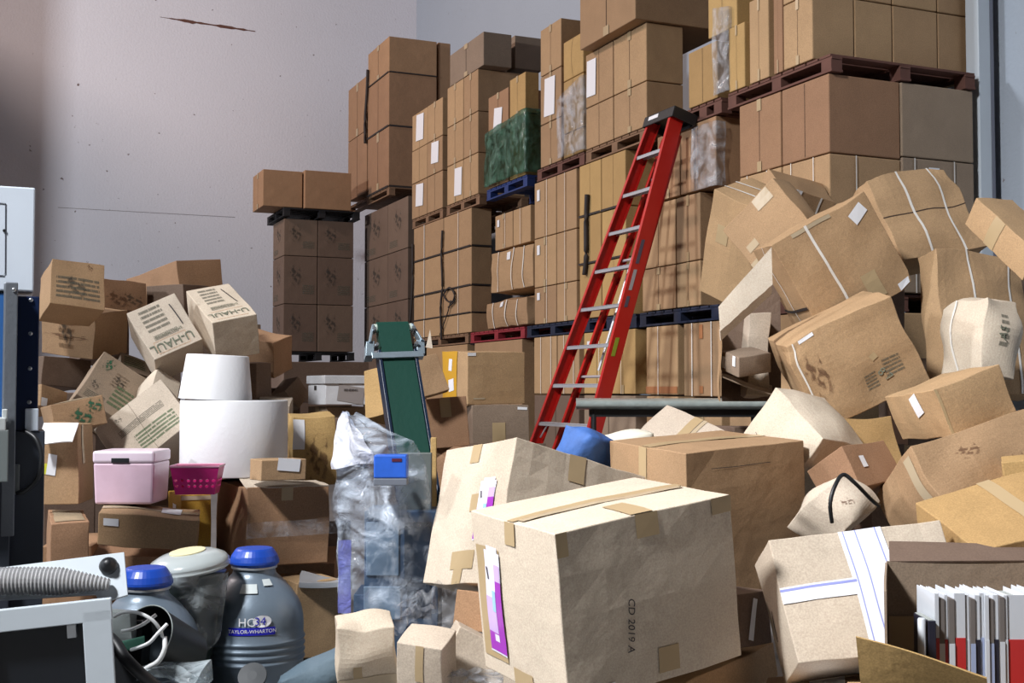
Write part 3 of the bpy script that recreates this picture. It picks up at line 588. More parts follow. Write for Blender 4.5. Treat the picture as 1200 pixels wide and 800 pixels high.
PALLETS = [
 (10.041, 12.252, 0.0, 1.2, 4.249, 'M_WOOD', 'brown wooden pallet under the tall corner stack'),
 (7.751, 8.986, 0.0, 1.2, 3.61, 'M_WOOD', 'brown wooden pallet under the upper stack with paper labels'),
 (6.481, 7.625, 0.0, 1.2, 3.61, 'M_WOOD', 'brown wooden pallet directly left of the bright blue pallet'),
 (5.088, 6.266, 0.0, 1.2, 3.61, 'M_WOODBLUE', 'bright blue wooden pallet under the green-wrapped stack'),
 (3.716, 4.843, 0.0, 1.2, 3.61, 'M_WOODDARK', 'dark reddish pallet directly right of the bright blue pallet'),
 (2.51, 3.697, 0.0, 1.2, 3.61, 'M_WOOD', 'brown pallet under the big upper stack left of the ladder'),
 (1.298, 1.862, 0.0, 1.2, 3.61, 'M_WOODDARK', 'dark pallet just right of the ladder head'),
 (-0.069, 1.222, 0.0, 1.32, 3.61, 'M_WOODDARK', 'long dark pallet at upper right, the highest and nearest one'),
 (6.837, 8.894, 0.0, 1.2, 1.95, 'M_WOOD', 'brown pallet under the black-corded middle stack'),
 (5.158, 6.781, 0.0, 1.2, 1.95, 'M_WOODRED', 'dark red painted pallet left of the ladder'),
 (3.8, 5.113, 0.0, 1.2, 1.95, 'M_WOODNAVY', 'navy pallet left of the ladder next to the red pallet'),
 (2.693, 3.744, 0.0, 1.2, 1.95, 'M_WOODNAVY', 'navy pallet crossed by the ladder rails'),
 (1.356, 2.646, 0.0, 1.2, 1.95, 'M_WOODNAVY', 'navy pallet right of the ladder above the long table'),
 (-0.027, 1.078, 0.0, 1.3, 1.95, 'M_WOODDARK', 'dark pallet behind the fallen pile at right'),
 (5.227, 8.363, 0.0, 1.2, 0.005, 'M_WOOD', 'floor pallet behind the yellow-edged carton'),
 (3.838, 4.912, 0.0, 1.2, 0.005, 'M_WOOD', 'floor pallet left of the ladder foot'),
 (2.711, 3.745, 0.0, 1.2, 0.005, 'M_WOOD', 'floor pallet behind the ladder'),
 (1.323, 2.527, 0.0, 1.2, 0.005, 'M_WOOD', 'floor pallet under the stack behind the table'),
 (-0.017, 1.251, 0.0, 1.2, 0.005, 'M_WOOD', 'floor pallet behind the fallen pile'),
 (9.148, 11.272, 0.0, 1.2, 0.005, 'M_WOOD', 'floor pallet below the dark printed stack'),
 (9.151, 11.278, 0.0, 1.2, 1.89, 'M_WOODBLACK', 'black pallet under the dark printed stack'),
 (10.98, 12.08, -1.359, -0.241, 1.824, 'M_WOODBLACK', 'black pallet under the dark stack at the far wall'),
 (10.98, 12.08, -1.359, -0.241, 0.005, 'M_WOODBLACK', 'floor pallet at the far wall below the dark stack'),
 (10.88, 12.08, -1.369, -0.193, 3.976, 'M_WOODBLACK', 'black pallet between the dark far stack and its two top cartons'),
]
# ------------------------------------------------------------------ structure details of the hall
def row_box(name, t0, t1, s0, s1, z0, z1, m, parent=None, bevel=.004):
    """a box in the row's axes as an object of its own"""
    c = rp((t0 + t1) / 2, (s0 + s1) / 2, (z0 + z1) / 2)
    bm = bmesh.new(); add_box(bm, (0, 0, 0), (s1 - s0, t1 - t0, z1 - z0))
    o = obj(name, bm, m, parent, bevel=bevel); o.location = c; o.rotation_euler = (0, 0, ANG)
    return o
M_COL = simple('column_paint', (.60, .66, .72), .5, var=.06, vscale=3)
col = thing('steel_column', 'pale grey steel column standing at the right wall behind the cartons', 'column', rp(-.03, 1.44))
col.rotation_euler = (0, 0, ANG)
bm = bmesh.new(); add_box(bm, (0, .06, 4.3), (.115, .13, 8.6)); obj('column_shaft', bm, M_COL, col, bevel=.006)
bm = bmesh.new(); add_box(bm, (.075, .02, 4.3), (.035, .05, 8.6)); obj('rear_flange', bm, simple('column_shade_tone', (.20, .21, .26), .6), col, bevel=.004)  # darker copy of the column paint, shade put into the colour
bm = bmesh.new(); add_box(bm, (0, .06, .01), (.2, .24, .02)); obj('base_plate', bm, M_STEEL, col, bevel=.003)
# panel joint and rust streak on the far wall
M_JOINT = simple('wall_joint', (.33, .29, .29), .9); M_RUST = simple('rusty_scrape', (.16, .07, .05), .9)
def wallpatch(name, pts, m, th=.004):
    bm = bmesh.new(); vs = [bm.verts.new(rp(TF - .002, s, z)) for s, z in pts]; f = bm.faces.new(vs)
    ex = bmesh.ops.extrude_face_region(bm, geom=[f]); bmesh.ops.translate(bm, verts=[v for v in ex['geom'] if isinstance(v, bmesh.types.BMVert)], vec=-U * th)
    bmesh.ops.recalc_face_normals(bm, faces=bm.faces)
    o = obj(name, bm, m); return struct(o)
random.seed(4)
up_, lo_ = [], []
for k in range(25):
    s = -2.86 + k * .0655; z = 7.55
    w_ = (.008 + random.random() * .02) * (1 if 2 < k < 22 else .3)
    up_.append((s, z + w_ - (k * .0022))); lo_.append((s, z - w_ * (1.6 if k == 8 else 1) - (k * .0022)))
wallpatch('trim_1', lo_ + up_[::-1], M_RUST)
wallpatch('trim_2', [(-4.4, 4.28), (-1.6, 4.285), (-1.6, 4.292), (-4.4, 4.287)], M_JOINT)

# ------------------------------------------------------------------ pallets of the row
def pallet(t0, t1, s0, s1, z, mname, label):
    m = globals()[mname]; h = .126
    root = thing('pallet', label, 'pallet', rp((t0 + t1) / 2, (s0 + s1) / 2, z), (0, 0, ANG), 'wooden pallets of the stacked row')
    L_, W = t1 - t0 - .01, s1 - s0
    bm = bmesh.new(); nb = max(5, int(L_ / .14))          # deck boards lie across the face
    for k in range(nb): add_box(bm, (0, -L_ / 2 + (k + .5) * L_ / nb, h - .010), (W, L_ / nb - .02, .018))
    obj('top_deck', bm, m, root, bevel=.002)
    bm = bmesh.new()
    for k in (-1, 0, 1): add_box(bm, (k * (W / 2 - .05), 0, h - .028), (.09, L_, .016))
    obj('cross_boards', bm, m, root)
    bm = bmesh.new()
    for k in (-1, 0, 1): add_box(bm, (k * (W / 2 - .05), 0, .009), (.10, L_, .018))
    obj('bottom_boards', bm, m, root, bevel=.002)
    for i in (-1, 0, 1):
        for j in (-1, 0, 1):
            bm = bmesh.new(); add_box(bm, (i * (W / 2 - .05), j * (L_ / 2 - .06), .054), (.095, .11, .072)); obj('block', bm, m, root, bevel=.002)
    return root
for a in PALLETS: pallet(*a)

# ------------------------------------------------------------------ cartons of the row
LOOK = {'kraft': 'brown', 'red': 'reddish brown', 'gold': 'golden brown', 'grey': 'greyish brown', 'dark': 'dark', 'cream': 'cream', 'pale': 'pale'}
def stack_decals(style, L_, W, H, r, c):
    """L_ along the row (face l), W across (face n)"""
    d = []
    rnd = random.Random(int(L_ * 1000) + int(H * 777) + r * 7 + c)
    if style in ('', 'U1', 'U2', 'U3a', 'U4', 'U5', 'strap1', 'cordR') and H < 1.2:
        x = .5; d.append(('seam', 'l', x - .004, x + .004, .02, .98))
        if rnd.random() < .7: d.append(('tape', 'l', x - .05, x + .05, .84, 1.0)); d.append(('tape', 'l', x - .05, x + .05, 0.0, .14))
    if style == 'U1' and (r, c) in ((0, 0), (1, 1), (2, 0)): d.append(('label', 'l', .30, .78, .30 if r else .2, .92, -4.0))
    if style == 'U2' and (r, c) == (2, 0): d.append(('label', 'l', .50, .95, .15, .85, -3.0))
    if style == 'U3a' and r == 0: d.append(('label', 'l', .30, .70, .0, .62, -8.0))
    if style == 'U4' and r == 1: d.append(('label', 'l', .22, .72, .12, .9, -3.0))
    if style == 'U5' and (r, c) == (0, 0): d.append(('label', 'l', .06, .40, .18, .86, -2.0))
    if style == 'strap1': d += [('strap', 'l', .60, .615, 0, 1.0, 1), ('label', 'l', .15, .28, .66, .86)] if c == 0 else [('strap', 'l', .44, .455, 0, 1, 1)]
    if style == 'strap2': d += [('strap', 'l', .33, .35, 0, 1, 1), ('strap', 'l', .78, .80, 0, 1, 2)]
    if style == 'strap3': d += [('strap', 'l', .20, .215, 0, 1, 1), ('strap', 'l', .55, .565, 0, 1, 2), ('strap', 'l', .80, .815, 0, 1, 3), ('label', 'l', .42, .50, .76, .94)]
    if style == 'strapN': d += [('strap', 'l', .2, .215, 0, 1, 1), ('strap', 'l', .68, .695, 0, 1, 2), ('strap', 'n', .35, .365, 0, 1, 3)]
    if style == 'strapNe': d += [('strap', 'n', .15, .165, 0, 1, 1), ('label', 'n', .35, .50, .86, .94), ('strap', 'n', .7, .715, 0, 1, 2)]
    if style == 'strapL6': d += [('strap', 'l', .40, .42, 0, 1, 1), ('redtape', 'l', 0, 1, .02, .12)]
    if style == 'strapL7': d += [('strap', 'l', .24, .265, 0, 1, 1), ('strap', 'l', .76, .785, 0, 1, 2), ('redtape', 'l', .44, .54, .78, .97), ('redtape', 'l', .44, .54, .04, .14)]
    if style == 'spot':
        d += [('blob', 'n', .15, .55, .35, .85), ('lines', 'n', .55, .9, .2, .4), ('blob', 'l', .3, .75, .35, .85), ('lines', 'l', .1, .5, .08, .22)]
    if style == 'cordM2':
        d += [('cord', 'l', 0, 1, -.01, .035, 1)] if r < 3 else []
        d += [('strap', 'l', .38, .40, 0, 1, 4)] if c == 0 else [('strap', 'l', .55, .565, 0, 1, 4)]
        if r < 3: d += [('cord', 'n', 0, 1, -.01, .035, 5)]
    if style == 'cordM5':
        if r < 2: d += [('cord', 'l', 0, 1, -.01, .03, 1)]
        d += [('seam', 'l', .497, .503, 0, 1)]
    if style == 'cordR':
        d += [('cord', 'l', 0, 1, -.012, .02, 1), ('cord', 'n', 0, 1, -.012, .02, 2)]
    return d
for k, (bid, phrase, where, t0, t1, s0, s1, z0, z1, tone, style, bulge, r, c) in enumerate(STACK):
    dim = (s1 - s0, t1 - t0, z1 - z0)
    rnd = random.Random(k * 13 + 5)
    look = LOOK[tone]
    lab = f"{where} {look} carton {phrase}" if not phrase.startswith('strapped') else f"{where} white-strapped carton {phrase[16:]}"
    jt = rnd.uniform(-.006, 0) if bid[:2] in ('U1', 'M2', 'M5', 'L4') else 0
    lean = (0, 0, ANG + rnd.uniform(-.001, .001))
    if bid == 'M3b': lean = (0, R(1), ANG + .02); z0 += .02; z1 -= .02; dim = (dim[0], dim[1], z1 - z0)
    if bid == 'M3c': lean = (0, R(-1.5), ANG - .03); z0 += .025; z1 -= .035; dim = (dim[0], dim[1], z1 - z0)
    carton(lab, rp((t0 + t1) / 2, (s0 + s1) / 2 + jt, (z0 + z1) / 2), lean, dim, tone, stack_decals(style, dim[1], dim[0], dim[2], r, c),
           bulge=bulge, rough=.02 if bid in ('M3b', 'M3c') else 0, seed=k, group='cartons ' + (phrase.split(' of ', 1)[-1] if phrase.startswith('strapped') else phrase), far=True,
           n=8 if bid in ('M3b', 'M3c') else 5)
# black ties knotted round the corded stacks
def cord_obj(label, pts, r, m=M_CORD, name='tie_cord', cat='cord', group=None):
    bm = bmesh.new(); add_tube(bm, curve_pts(pts, 6), r, 8); return tag(obj(name, bm, m, smooth=True), label, cat, group)
# ------------------------------------------------------------------ the loose cartons
# id: (label, tone, bulge, rough, crush, decals, group)
LP = 'fallen cartons heaped at the right'; LL = 'moving cartons heaped at the far left'; LC = 'cartons in the middle of the floor'; LF = 'large cartons in the foreground'
T = {}
T['F1'] = ('largest carton at front centre with a purple-and-white sleeve taped on its lit side', 'cream', .008, .006, (), [
    ('tape', 't', 0, 1, .46, .54), ('cleartape', 't', .03, .97, .40, .46), ('tape', 'l', .44, .56, .86, 1.0), ('tape', 'l', .04, .34, .10, .80), ('tape', 'l', .40, .62, .0, .10),
    ('tape', 'n', .44, .56, .86, 1), ('tape', 'n', .50, .62, .05, .2), ('tape', 'n', 0, .06, .86, 1), ('tape', 'n', .88, 1, .90, 1), ('label', 'n', .10, .25, .02, .085),
    ('seam', 't', 0, 1, .497, .503), ('tape', 't', .42, .54, 0, .30)], LF)
T['F2'] = ('tilted carton behind the front one, a purple label low on its pale side', 'cream', .01, .01, (), [
    ('tape', 'l', .42, .54, .86, 1), ('tape', 'l', .55, .85, .50, .62), ('tape', 'l', .40, .70, .10, .22), ('tape', 'l', .45, .57, 0, .1), ('tape', 'n', .40, .52, .80, 1), ('seam', 't', 0, 1, .495, .505)], LF)
T['F3'] = ('big square carton with a dark broad side right behind the front one', 'kraft', .008, .006, (), [
    ('tape', 'l', .42, .52, .55, 1), ('seam', 't', 0, 1, .496, .504), ('tape', 't', 0, 1, .44, .56), ('ink', 'n', .2, .7, .88, .884)], LF)
T['F4'] = ('pale carton lying corner-up behind the big dark-sided one', 'pale', .008, .012, (), [('tape', 'n', .44, .56, 0, 1), ('cleartape', 'n', .57, .62, 0, 1)], LF)
T['F5'] = ('battered film-wrapped carton with a torn top at the lower left of centre', 'cream', .01, .035, ((-.5, -.5, .5, .12, -.02, 0, .02), (.3, .5, .5, .15, 0, 0, .03)), [('tape', 'n', .3, .45, .0, .5), ('cleartape', 'n', .0, 1, .1, .3)], LF)
T['F6'] = ('small wrapped carton with one brown tape stripe beside the battered carton', 'cream', .006, .012, (), [('tape', 'n', .42, .60, .35, 1)], LF)
T['F7'] = ('cream panel of a flattened carton leaning under the front box', 'cream', .0, .01, (), [], LF)
T['F8'] = ('dark shallow carton wedged beneath the tilted carton', 'red', 0, .005, (), [], LF)
T['F9'] = ('low brown carton at the foot of the front box on its right', 'kraft', 0, .01, (), [('seam', 't', 0, 1, .49, .51)], LF)
T['R1'] = ('carton crossed by broad white tape with blue lines', 'cream', .01, .008, (), [
    ('whitetape', 'n', .40, .66, 0, 1, 1), ('whitetape', 'n', 0, .44, .47, .60, 2), ('blueline', 'n', .425, .432, 0, 1), ('blueline', 'n', .50, .507, 0, 1), ('blueline', 'n', .62, .627, 0, 1),
    ('blueline', 'n', 0, .42, .565, .585), ('seam', 'l', .3, .34, .3, .55)], LP)
T['R1b'] = ('carton at the bottom edge below the white-taped one', 'kraft', 0, .01, (), [('whitetape', 't', .45, .8, 0, 1, 1)], LP)
T['R3'] = ('large golden carton slanting down behind the carton of binders', 'gold', .006, .01, (), [('tape', 't', .46, .56, 0, 1)], LP)
T['R4'] = ('long carton at the right edge with its narrow taped end turned left', 'kraft', .015, .018, (), [('cleartape', 'l', .1, .9, .80, .92), ('stain', 't', .25, .45, .45, .75), ('stain', 't', .55, .7, .05, .3)], LP)
T['R5'] = ('carton with a shaded left half and a small white sticker above the long one', 'kraft', .01, .012, (), [('label', 'l', .52, .66, .50, .95, 20.0), ('tape', 'n', 0, .04, 0, 1)], LP)
T['R6'] = ('small dark brown carton with a little upright white sticker', 'red', .004, .01, (), [('label', 'n', .25, .36, .45, .72)], LP)
T['R7'] = ('pale gold carton sloping left beside the small dark brown one', 'gold', .01, .02, (), [('tape', 'l', .1, .9, .86, .98)], LP)
T['R8'] = ('crumpled small carton tied with a black strap', 'pale', .02, .06, (), [('stain', 'n', .25, .55, .4, .7), ('stain', 't', .2, .5, .3, .6)], LP)
T['R9'] = ('swollen cone-like carton corner poking up before the table end', 'cream', .045, .02, (), [('ink', 'n', .2, .5, .30, .31)], LP)
T['R10'] = ('big dented carton in the middle of the fallen pile, strapped along its left edge', 'kraft', .016, .016, ((-.5, -.5, .5, .12, .025, .02, -.015), (-.5, -.5, -.5, .12, .025, .01, .02)), [
    ('strap', 'n', .045, .06, 0, 1, 1), ('label', 'n', .12, .28, .955, .99), ('tape', 'n', .62, .68, .46, .54, 20.0), ('stain', 'n', .06, .28, .25, .85), ('lines', 'n', .50, .62, .16, .34), ('lines', 'n', .70, .85, .2, .42)], LP)
T['R11'] = ('big tilted carton with one white strap and a white label, high on the fallen pile', 'kraft', .012, .014, ((.5, -.5, -.5, .1, -.02, 0, .02),), [
    ('strap', 'n', .34, .365, 0, 1, 1), ('label', 'n', .76, .92, .80, .92, 20.0), ('label', 'n', .84, .98, .01, .08), ('tape', 'n', .56, .72, .05, .32), ('cord', 'l', 0, 1, .30, .33, 2), ('strap', 'l', .5, .52, 0, 1, 3), ('cleartape', 'n', .2, .6, .95, .99)], LP)
T['R12'] = ('carton standing on its corner at the top left of the fallen pile', 'kraft', .006, .012, (), [('tape', 'n', .10, .28, .34, .48), ('tape', 'n', .55, .85, .76, .98), ('tape', 'n', .0, .2, 0, .2)], LP)
T['R13'] = ('large yellowish carton at the left end of the fallen pile top', 'kraft', .012, .012, (), [('tape', 'l', .2, .42, .55, .72), ('strap', 't', .3, .33, 0, 1, 1), ('strap', 't', .6, .63, 0, 1, 2)], LP)
T['R15'] = ('narrow upright carton side under the torn flap', 'cream', .004, .02, (), [], LP)
T['R16'] = ('carton with white straps peeping between the top cartons of the pile', 'kraft', .006, .02, (), [('strap', 'n', .3, .33, 0, 1, 1), ('strap', 'n', .75, .78, 0, 1, 2), ('label', 'n', .0, .4, .7, 1)], LP)
T['R17'] = ('highest fallen carton, double-strapped, leaning near the steel column', 'kraft', .02, .025, ((.5, -.5, .5, .2, -.05, 0, -.05), (-.5, -.5, .5, .12, 0, 0, -.02)), [
    ('strap', 'n', .34, .365, 0, 1, 1), ('strap', 'n', .73, .755, 0, 1, 2), ('seam', 'n', 0, 1, .50, .512)], LP)
T['R18'] = ('long flat carton sliding down at the right edge beside the column', 'kraft', .005, .012, (), [('tape', 'n', .35, .5, 0, 1)], LP)
T['R19'] = ('large double-strapped carton behind the crumpled upright one at right', 'kraft', .02, .02, (), [('strap', 'n', .36, .38, 0, 1, 1), ('strap', 'n', .80, .825, 0, 1, 2)], LP)
T['R20'] = ('crumpled upright carton with a pale lit left side at the right of the pile', 'cream', .03, .04, ((-.5, -.5, .5, .2, .03, 0, -.04),), [('strap', 'l', .42, .46, 0, 1, 1), ('lines', 'n', .35, .55, .3, .75)], LP)
T['R21'] = ('little grey carton with two white stickers inside the torn carton hollow', 'grey', .004, .012, (), [('label', 'n', .1, .3, .2, .8), ('label', 'n', .7, .85, .5, 1.0)], LP)
T['R22'] = ('film-wrapped golden carton cut by the right edge of the view', 'gold', .004, .012, (), [('label', 'n', .1, .5, .35, .65)], LP)
T['R23'] = ('small dark carton in the gap left of the white-taped one', 'dark', 0, .01, (), [('label', 'n', .35, .5, .1, .9, -15.0)], LP)
T['M1'] = ('carton with a yellow corner strip under the red pallet', 'kraft', .006, .006, (), [('label', 'n', 0, .14, .93, .99), ('ystrip', 'l', .0, .62, .0, 1), ('label', 'l', .28, .42, .62, .85, -2.0), ('label', 'l', .30, .52, .22, .46, 8.0), ('cleartape', 'n', .1, .3, .1, .13)], LC)
T['M2'] = ('grey-brown carton directly under the one with the yellow strip', 'grey', .004, .006, (), [('tape', 'n', .35, .58, .0, .55), ('label', 'n', .8, .97, .88, .95)], LC)
T['M3'] = ('red-brown carton with a short tape piece right of the green belt', 'red', .004, .006, (), [('tape', 'n', .34, .60, .60, 1)], LC)
T['M4'] = ('thin flat carton propped up right of the green belt', 'kraft', 0, .006, (), [], LC)
T['M5'] = ('golden carton side just left of the green belt', 'gold', .004, .015, (), [], LC)
T['M6'] = ('stained cream carton right of the big white roll', 'gold', .01, .02, (), [('label', 'n', 0, .26, .55, .97), ('stain', 'n', .25, .9, 0, .8)], LC)
T['M8'] = ('low carton under the white file box', 'grey', 0, .004, (), [('tape', 'l', .4, .6, 0, 1)], LC)
T['M9'] = ('small grey carton standing on its corner by the dark far stack', 'grey', .004, .01, (), [], LC)
T['M10'] = ('small low carton behind the top of the big white roll', 'cream', 0, .01, (), [], LC)
T['M11'] = ('little carton with a white address label before the white roll', 'kraft', 0, .005, (), [('label', 'n', .35, .85, .45, 1.05, -6.0), ('ink', 'n', .68, .78, .58, .72)], LC)
T['M13'] = ('plain brown carton on the floor right of the blue-capped tank', 'kraft', .004, .008, (), [], LC)
T['M14'] = ('golden carton under the pink basket', 'yellow', 0, .006, (), [('cleartape', 'n', .0, 1, .9, .98), ('label', 'l', .4, .7, .5, .8)], LC)
T['M15'] = ('long low carton with taped pale top in front of the pink bin', 'kraft', .004, .012, (), [('cleartape', 't', .0, 1, .4, .6), ('label', 'n', .05, .20, .62, .85), ('label', 't', .6, .8, .3, .8)], LC)
T['M17'] = ('carton under stretch film in front of the white-flapped one', 'red', .004, .012, (), [('cleartape', 't', .1, .9, .1, .9)], LC)
T['A'] = ('topmost printed carton at the upper left corner of the left heap', 'kraft', .006, .012, (), [('lines', 'n', .1, .9, .12, .62), ('blob', 'n', .2, .7, .15, .7), ('stain', 'n', .64, .78, .78, .98)], LL)
T['B'] = ('printed carton directly under the topmost left one', 'kraft', .006, .012, (), [('lines', 'n', .34, .62, .1, .95), ('blob', 'n', .34, .62, .1, .95), ('stain', 'n', 0, 1, .36, .5)], LL)
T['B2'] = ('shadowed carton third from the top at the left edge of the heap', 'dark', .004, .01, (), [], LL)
T['C'] = ('stained reddish carton between the topmost left one and the white printed one', 'red', .004, .012, (), [('stain', 'n', .0, .6, .0, .7), ('blob', 'n', .4, .95, .1, .6)], LL)
T['D'] = ('long dark carton at the back top of the left heap', 'red', .004, .008, (), [], LL)
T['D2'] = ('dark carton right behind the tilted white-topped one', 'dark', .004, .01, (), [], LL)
T['E'] = ('tilted moving carton with white printed top nearest the white rolls, left one of two', 'pale', .004, .006, (), [('ink', 't', .80, .825, .40, .84, 5.0), ('lines', 't', .18, .62, .45, .92), ('lines', 't', .2, .7, .30, .40), ('orange', 't', .14, .80, .28, .285), ('orange', 't', .14, .80, .05, .055), ('orange', 't', .14, .146, .05, .285), ('orange', 't', .794, .80, .05, .285)], LL)
T['G2'] = ('tilted moving carton with printed cream top, right one of two', 'cream', .004, .006, (), [('ink', 't', .76, .785, .42, .86, 8.0), ('lines', 't', .2, .6, .45, .92), ('lines', 't', .2, .7, .30, .40), ('orange', 't', .14, .84, .26, .265), ('orange', 't', .14, .84, .05, .055)], LL)
T['G'] = ('tilted carton with a green leaf-like print on its grey side', 'grey', .004, .008, (), [('leaf', 't', .10, .32, .66, .96, -20.0), ('lines', 't', .40, .70, .45, .78), ('blob', 't', .40, .70, .45, .78), ('blob', 't', .06, .30, .22, .45), ('glines', 't', .55, .92, .10, .55), ('lines', 't', .1, .5, .05, .2)], LL)
T['H'] = ('brown carton with a dark green print just above the white flap', 'kraft', .004, .012, (), [('leaf', 'n', .30, .80, .0, .8, -8.0), ('leaf', 'n', .62, 1.0, .4, 1.0), ('cleartape', 't', 0, 1, .1, .9)], LL)
T['I'] = ('pale tilted carton with lines of grey lettering behind the pink bin', 'cream', .004, .008, (), [('blob', 't', .24, .36, .78, .92), ('lines', 't', .22, .85, .52, .66), ('glines', 't', .35, .9, .10, .42), ('seam', 't', .5, .504, .0, 1)], LL)
T['I2'] = ('small pale carton touching the left side of the upper white roll', 'pale', .004, .01, (), [], LL)
T['J'] = ('small greenish printed carton in the shade below the white printed one', 'grey', .004, .01, (), [('glines', 'n', .1, .8, .2, .8)], LL)
T['K'] = ('small yellowish carton beside the blue machine frame', 'kraft', .004, .01, (), [('label', 'n', 0, .2, .0, .4)], LL)
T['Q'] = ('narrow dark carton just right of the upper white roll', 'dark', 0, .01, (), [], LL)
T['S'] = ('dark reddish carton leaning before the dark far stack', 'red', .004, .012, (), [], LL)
T['X1'] = ('dark carton in the shade between the two left printed stacks and the tilted one', 'dark', .004, .006, (), [], LL)  # dark X cartons are added gap fillers, the gaps' shade in their tone
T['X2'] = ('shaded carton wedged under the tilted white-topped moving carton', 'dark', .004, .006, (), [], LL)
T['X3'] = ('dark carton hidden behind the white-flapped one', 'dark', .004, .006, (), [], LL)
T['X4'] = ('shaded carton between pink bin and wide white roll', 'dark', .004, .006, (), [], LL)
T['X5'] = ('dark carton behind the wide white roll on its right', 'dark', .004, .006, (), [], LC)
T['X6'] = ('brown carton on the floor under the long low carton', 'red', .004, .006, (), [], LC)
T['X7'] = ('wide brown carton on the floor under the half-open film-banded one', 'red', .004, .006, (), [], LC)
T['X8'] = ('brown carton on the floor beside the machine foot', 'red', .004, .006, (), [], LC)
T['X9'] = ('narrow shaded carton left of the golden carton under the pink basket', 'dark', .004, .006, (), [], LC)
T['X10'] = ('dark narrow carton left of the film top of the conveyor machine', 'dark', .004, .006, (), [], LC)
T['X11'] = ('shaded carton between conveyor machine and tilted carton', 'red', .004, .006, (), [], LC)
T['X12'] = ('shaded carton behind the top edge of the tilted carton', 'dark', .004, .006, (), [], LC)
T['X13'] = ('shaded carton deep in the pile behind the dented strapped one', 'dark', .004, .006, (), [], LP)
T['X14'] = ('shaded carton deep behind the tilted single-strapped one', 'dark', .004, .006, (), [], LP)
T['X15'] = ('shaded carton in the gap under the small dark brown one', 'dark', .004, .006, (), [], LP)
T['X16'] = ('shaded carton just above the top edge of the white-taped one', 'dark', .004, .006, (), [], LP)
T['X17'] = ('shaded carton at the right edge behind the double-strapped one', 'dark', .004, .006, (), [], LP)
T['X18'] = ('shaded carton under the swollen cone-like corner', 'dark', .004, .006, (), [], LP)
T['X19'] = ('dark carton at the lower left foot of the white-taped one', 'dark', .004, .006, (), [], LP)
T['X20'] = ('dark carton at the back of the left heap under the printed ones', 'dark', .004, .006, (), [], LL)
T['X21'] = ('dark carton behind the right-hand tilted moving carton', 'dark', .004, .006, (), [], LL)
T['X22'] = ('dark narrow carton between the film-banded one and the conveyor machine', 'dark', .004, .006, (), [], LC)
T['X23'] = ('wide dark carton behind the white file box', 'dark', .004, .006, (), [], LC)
PB = {}
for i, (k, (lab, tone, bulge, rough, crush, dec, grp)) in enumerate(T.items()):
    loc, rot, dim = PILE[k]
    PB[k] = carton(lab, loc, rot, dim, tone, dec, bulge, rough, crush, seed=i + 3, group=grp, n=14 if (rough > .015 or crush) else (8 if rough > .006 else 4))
def on_face(k, face, u, v, off=.003):
    """local position and rotation for something lying on a face of carton k"""
    root, B = PB[k]
    p = B.F(face, u, v, off)
    r = {'n': Euler((R(90), 0, 0)), 'l': Euler((R(90), 0, R(-90))), 't': Euler((0, 0, 0)), 'r': Euler((R(90), 0, R(90)))}[face]
    return root, p, r
def write(k, face, u, v, s, size, m, ang=0.0, name='lettering', bold=0.0, shear=0.0, off=.004):
    root, p, r = on_face(k, face, u, v, off)
    q = (r.to_matrix() @ Matrix.Rotation(R(ang), 3, 'Z')).to_euler()
    if root.type == 'MESH': pass
    return text(name, s, size, m, root, p, q, bold=bold, shear=shear)
# ------------------------------------------------------------------ printing and sleeves on single cartons
write('F1', 'n', .36, .38, 'CD 2019 A', .040, M_INK, -96, 'handwriting', shear=.2)
M_SLEEVE_W = simple('sleeve_white', (.80, .78, .90), .3); M_PURPLE = simple('sleeve_purple', (.36, .05, .47), .3); M_LILAC = simple('sleeve_lilac', (.62, .45, .78), .3)
M_CYAN = simple('sleeve_cyan', (.35, .62, .80), .3)
def sleeve(k, u0, u1, v0, v1, name='product_sleeve'):
    root, B = PB[k]; W, H = u1 - u0, v1 - v0
    bm = bmesh.new(); B.patch(bm, 'l', u0, u1, v0, v1, .006, -.02)
    s = obj(name, bm, M_SLEEVE_W, root)
    bm = bmesh.new(); B.patch(bm, 'l', u0 + W * .2, u1 - W * .1, v1 - .01, v1 + H * .05, .0062); obj('sleeve_tab', bm, M_SLEEVE_W, s)
    bm = bmesh.new(); B.patch(bm, 'l', u0 + W * .62, u1, v0 + H * .02, v0 + H * .72, .0075, -.02); B.patch(bm, 'l', u0 + .0, u1, v0 + H * .02, v0 + H * .20, .0075, -.02); obj('purple_print', bm, M_PURPLE, s)
    bm = bmesh.new(); B.patch(bm, 'l', u0, u0 + W * .6, v0 + H * .2, v0 + H * .55, .0072, -.02); B.patch(bm, 'l', u0 + W * .62, u1, v0 + H * .72, v0 + H * .88, .0072); obj('lilac_print', bm, M_LILAC, s)
    bm = bmesh.new(); B.patch(bm, 'l', u0 + W * .42, u0 + W * .62, v0 + H * .42, v0 + H * .62, .0082); obj('cyan_print', bm, M_CYAN, s)
    bm = bmesh.new(); B.patch(bm, 'l', u0 + W * .35, u0 + W * .62, v0 + H * .12, v0 + H * .19, .0085); obj('round_mark', bm, simple('sleeve_pale', (.75, .72, .85), .3), s)
    bm = bmesh.new(); B.patch(bm, 'l', u0 + W * .15, u0 + W * .22, v0 + H * .72, v0 + H * .84, .0085, .25); obj('small_print', bm, M_INK, s)
sleeve('F1', .145, .345, .14, .78)
sleeve('F2', .66, .86, .28, .70)
for k, v0 in (('E', .17), ('G2', .165)):
    write(k, 't', .47, v0, 'U-HAUL', .075 if k == 'E' else .068, simple('moving_print', (.16, .17, .12), .8), 180, 'lettering', bold=.001)
    write(k, 't', .50, .36, 'MOVING SUPPLIES' if False else 'SMALL MOVING', .024, M_GREYPRINT, 180, 'lettering')
write('F1', 'n', .175, .052, 'nonwoven', .016, M_INK, 0, 'label_text') if False else None
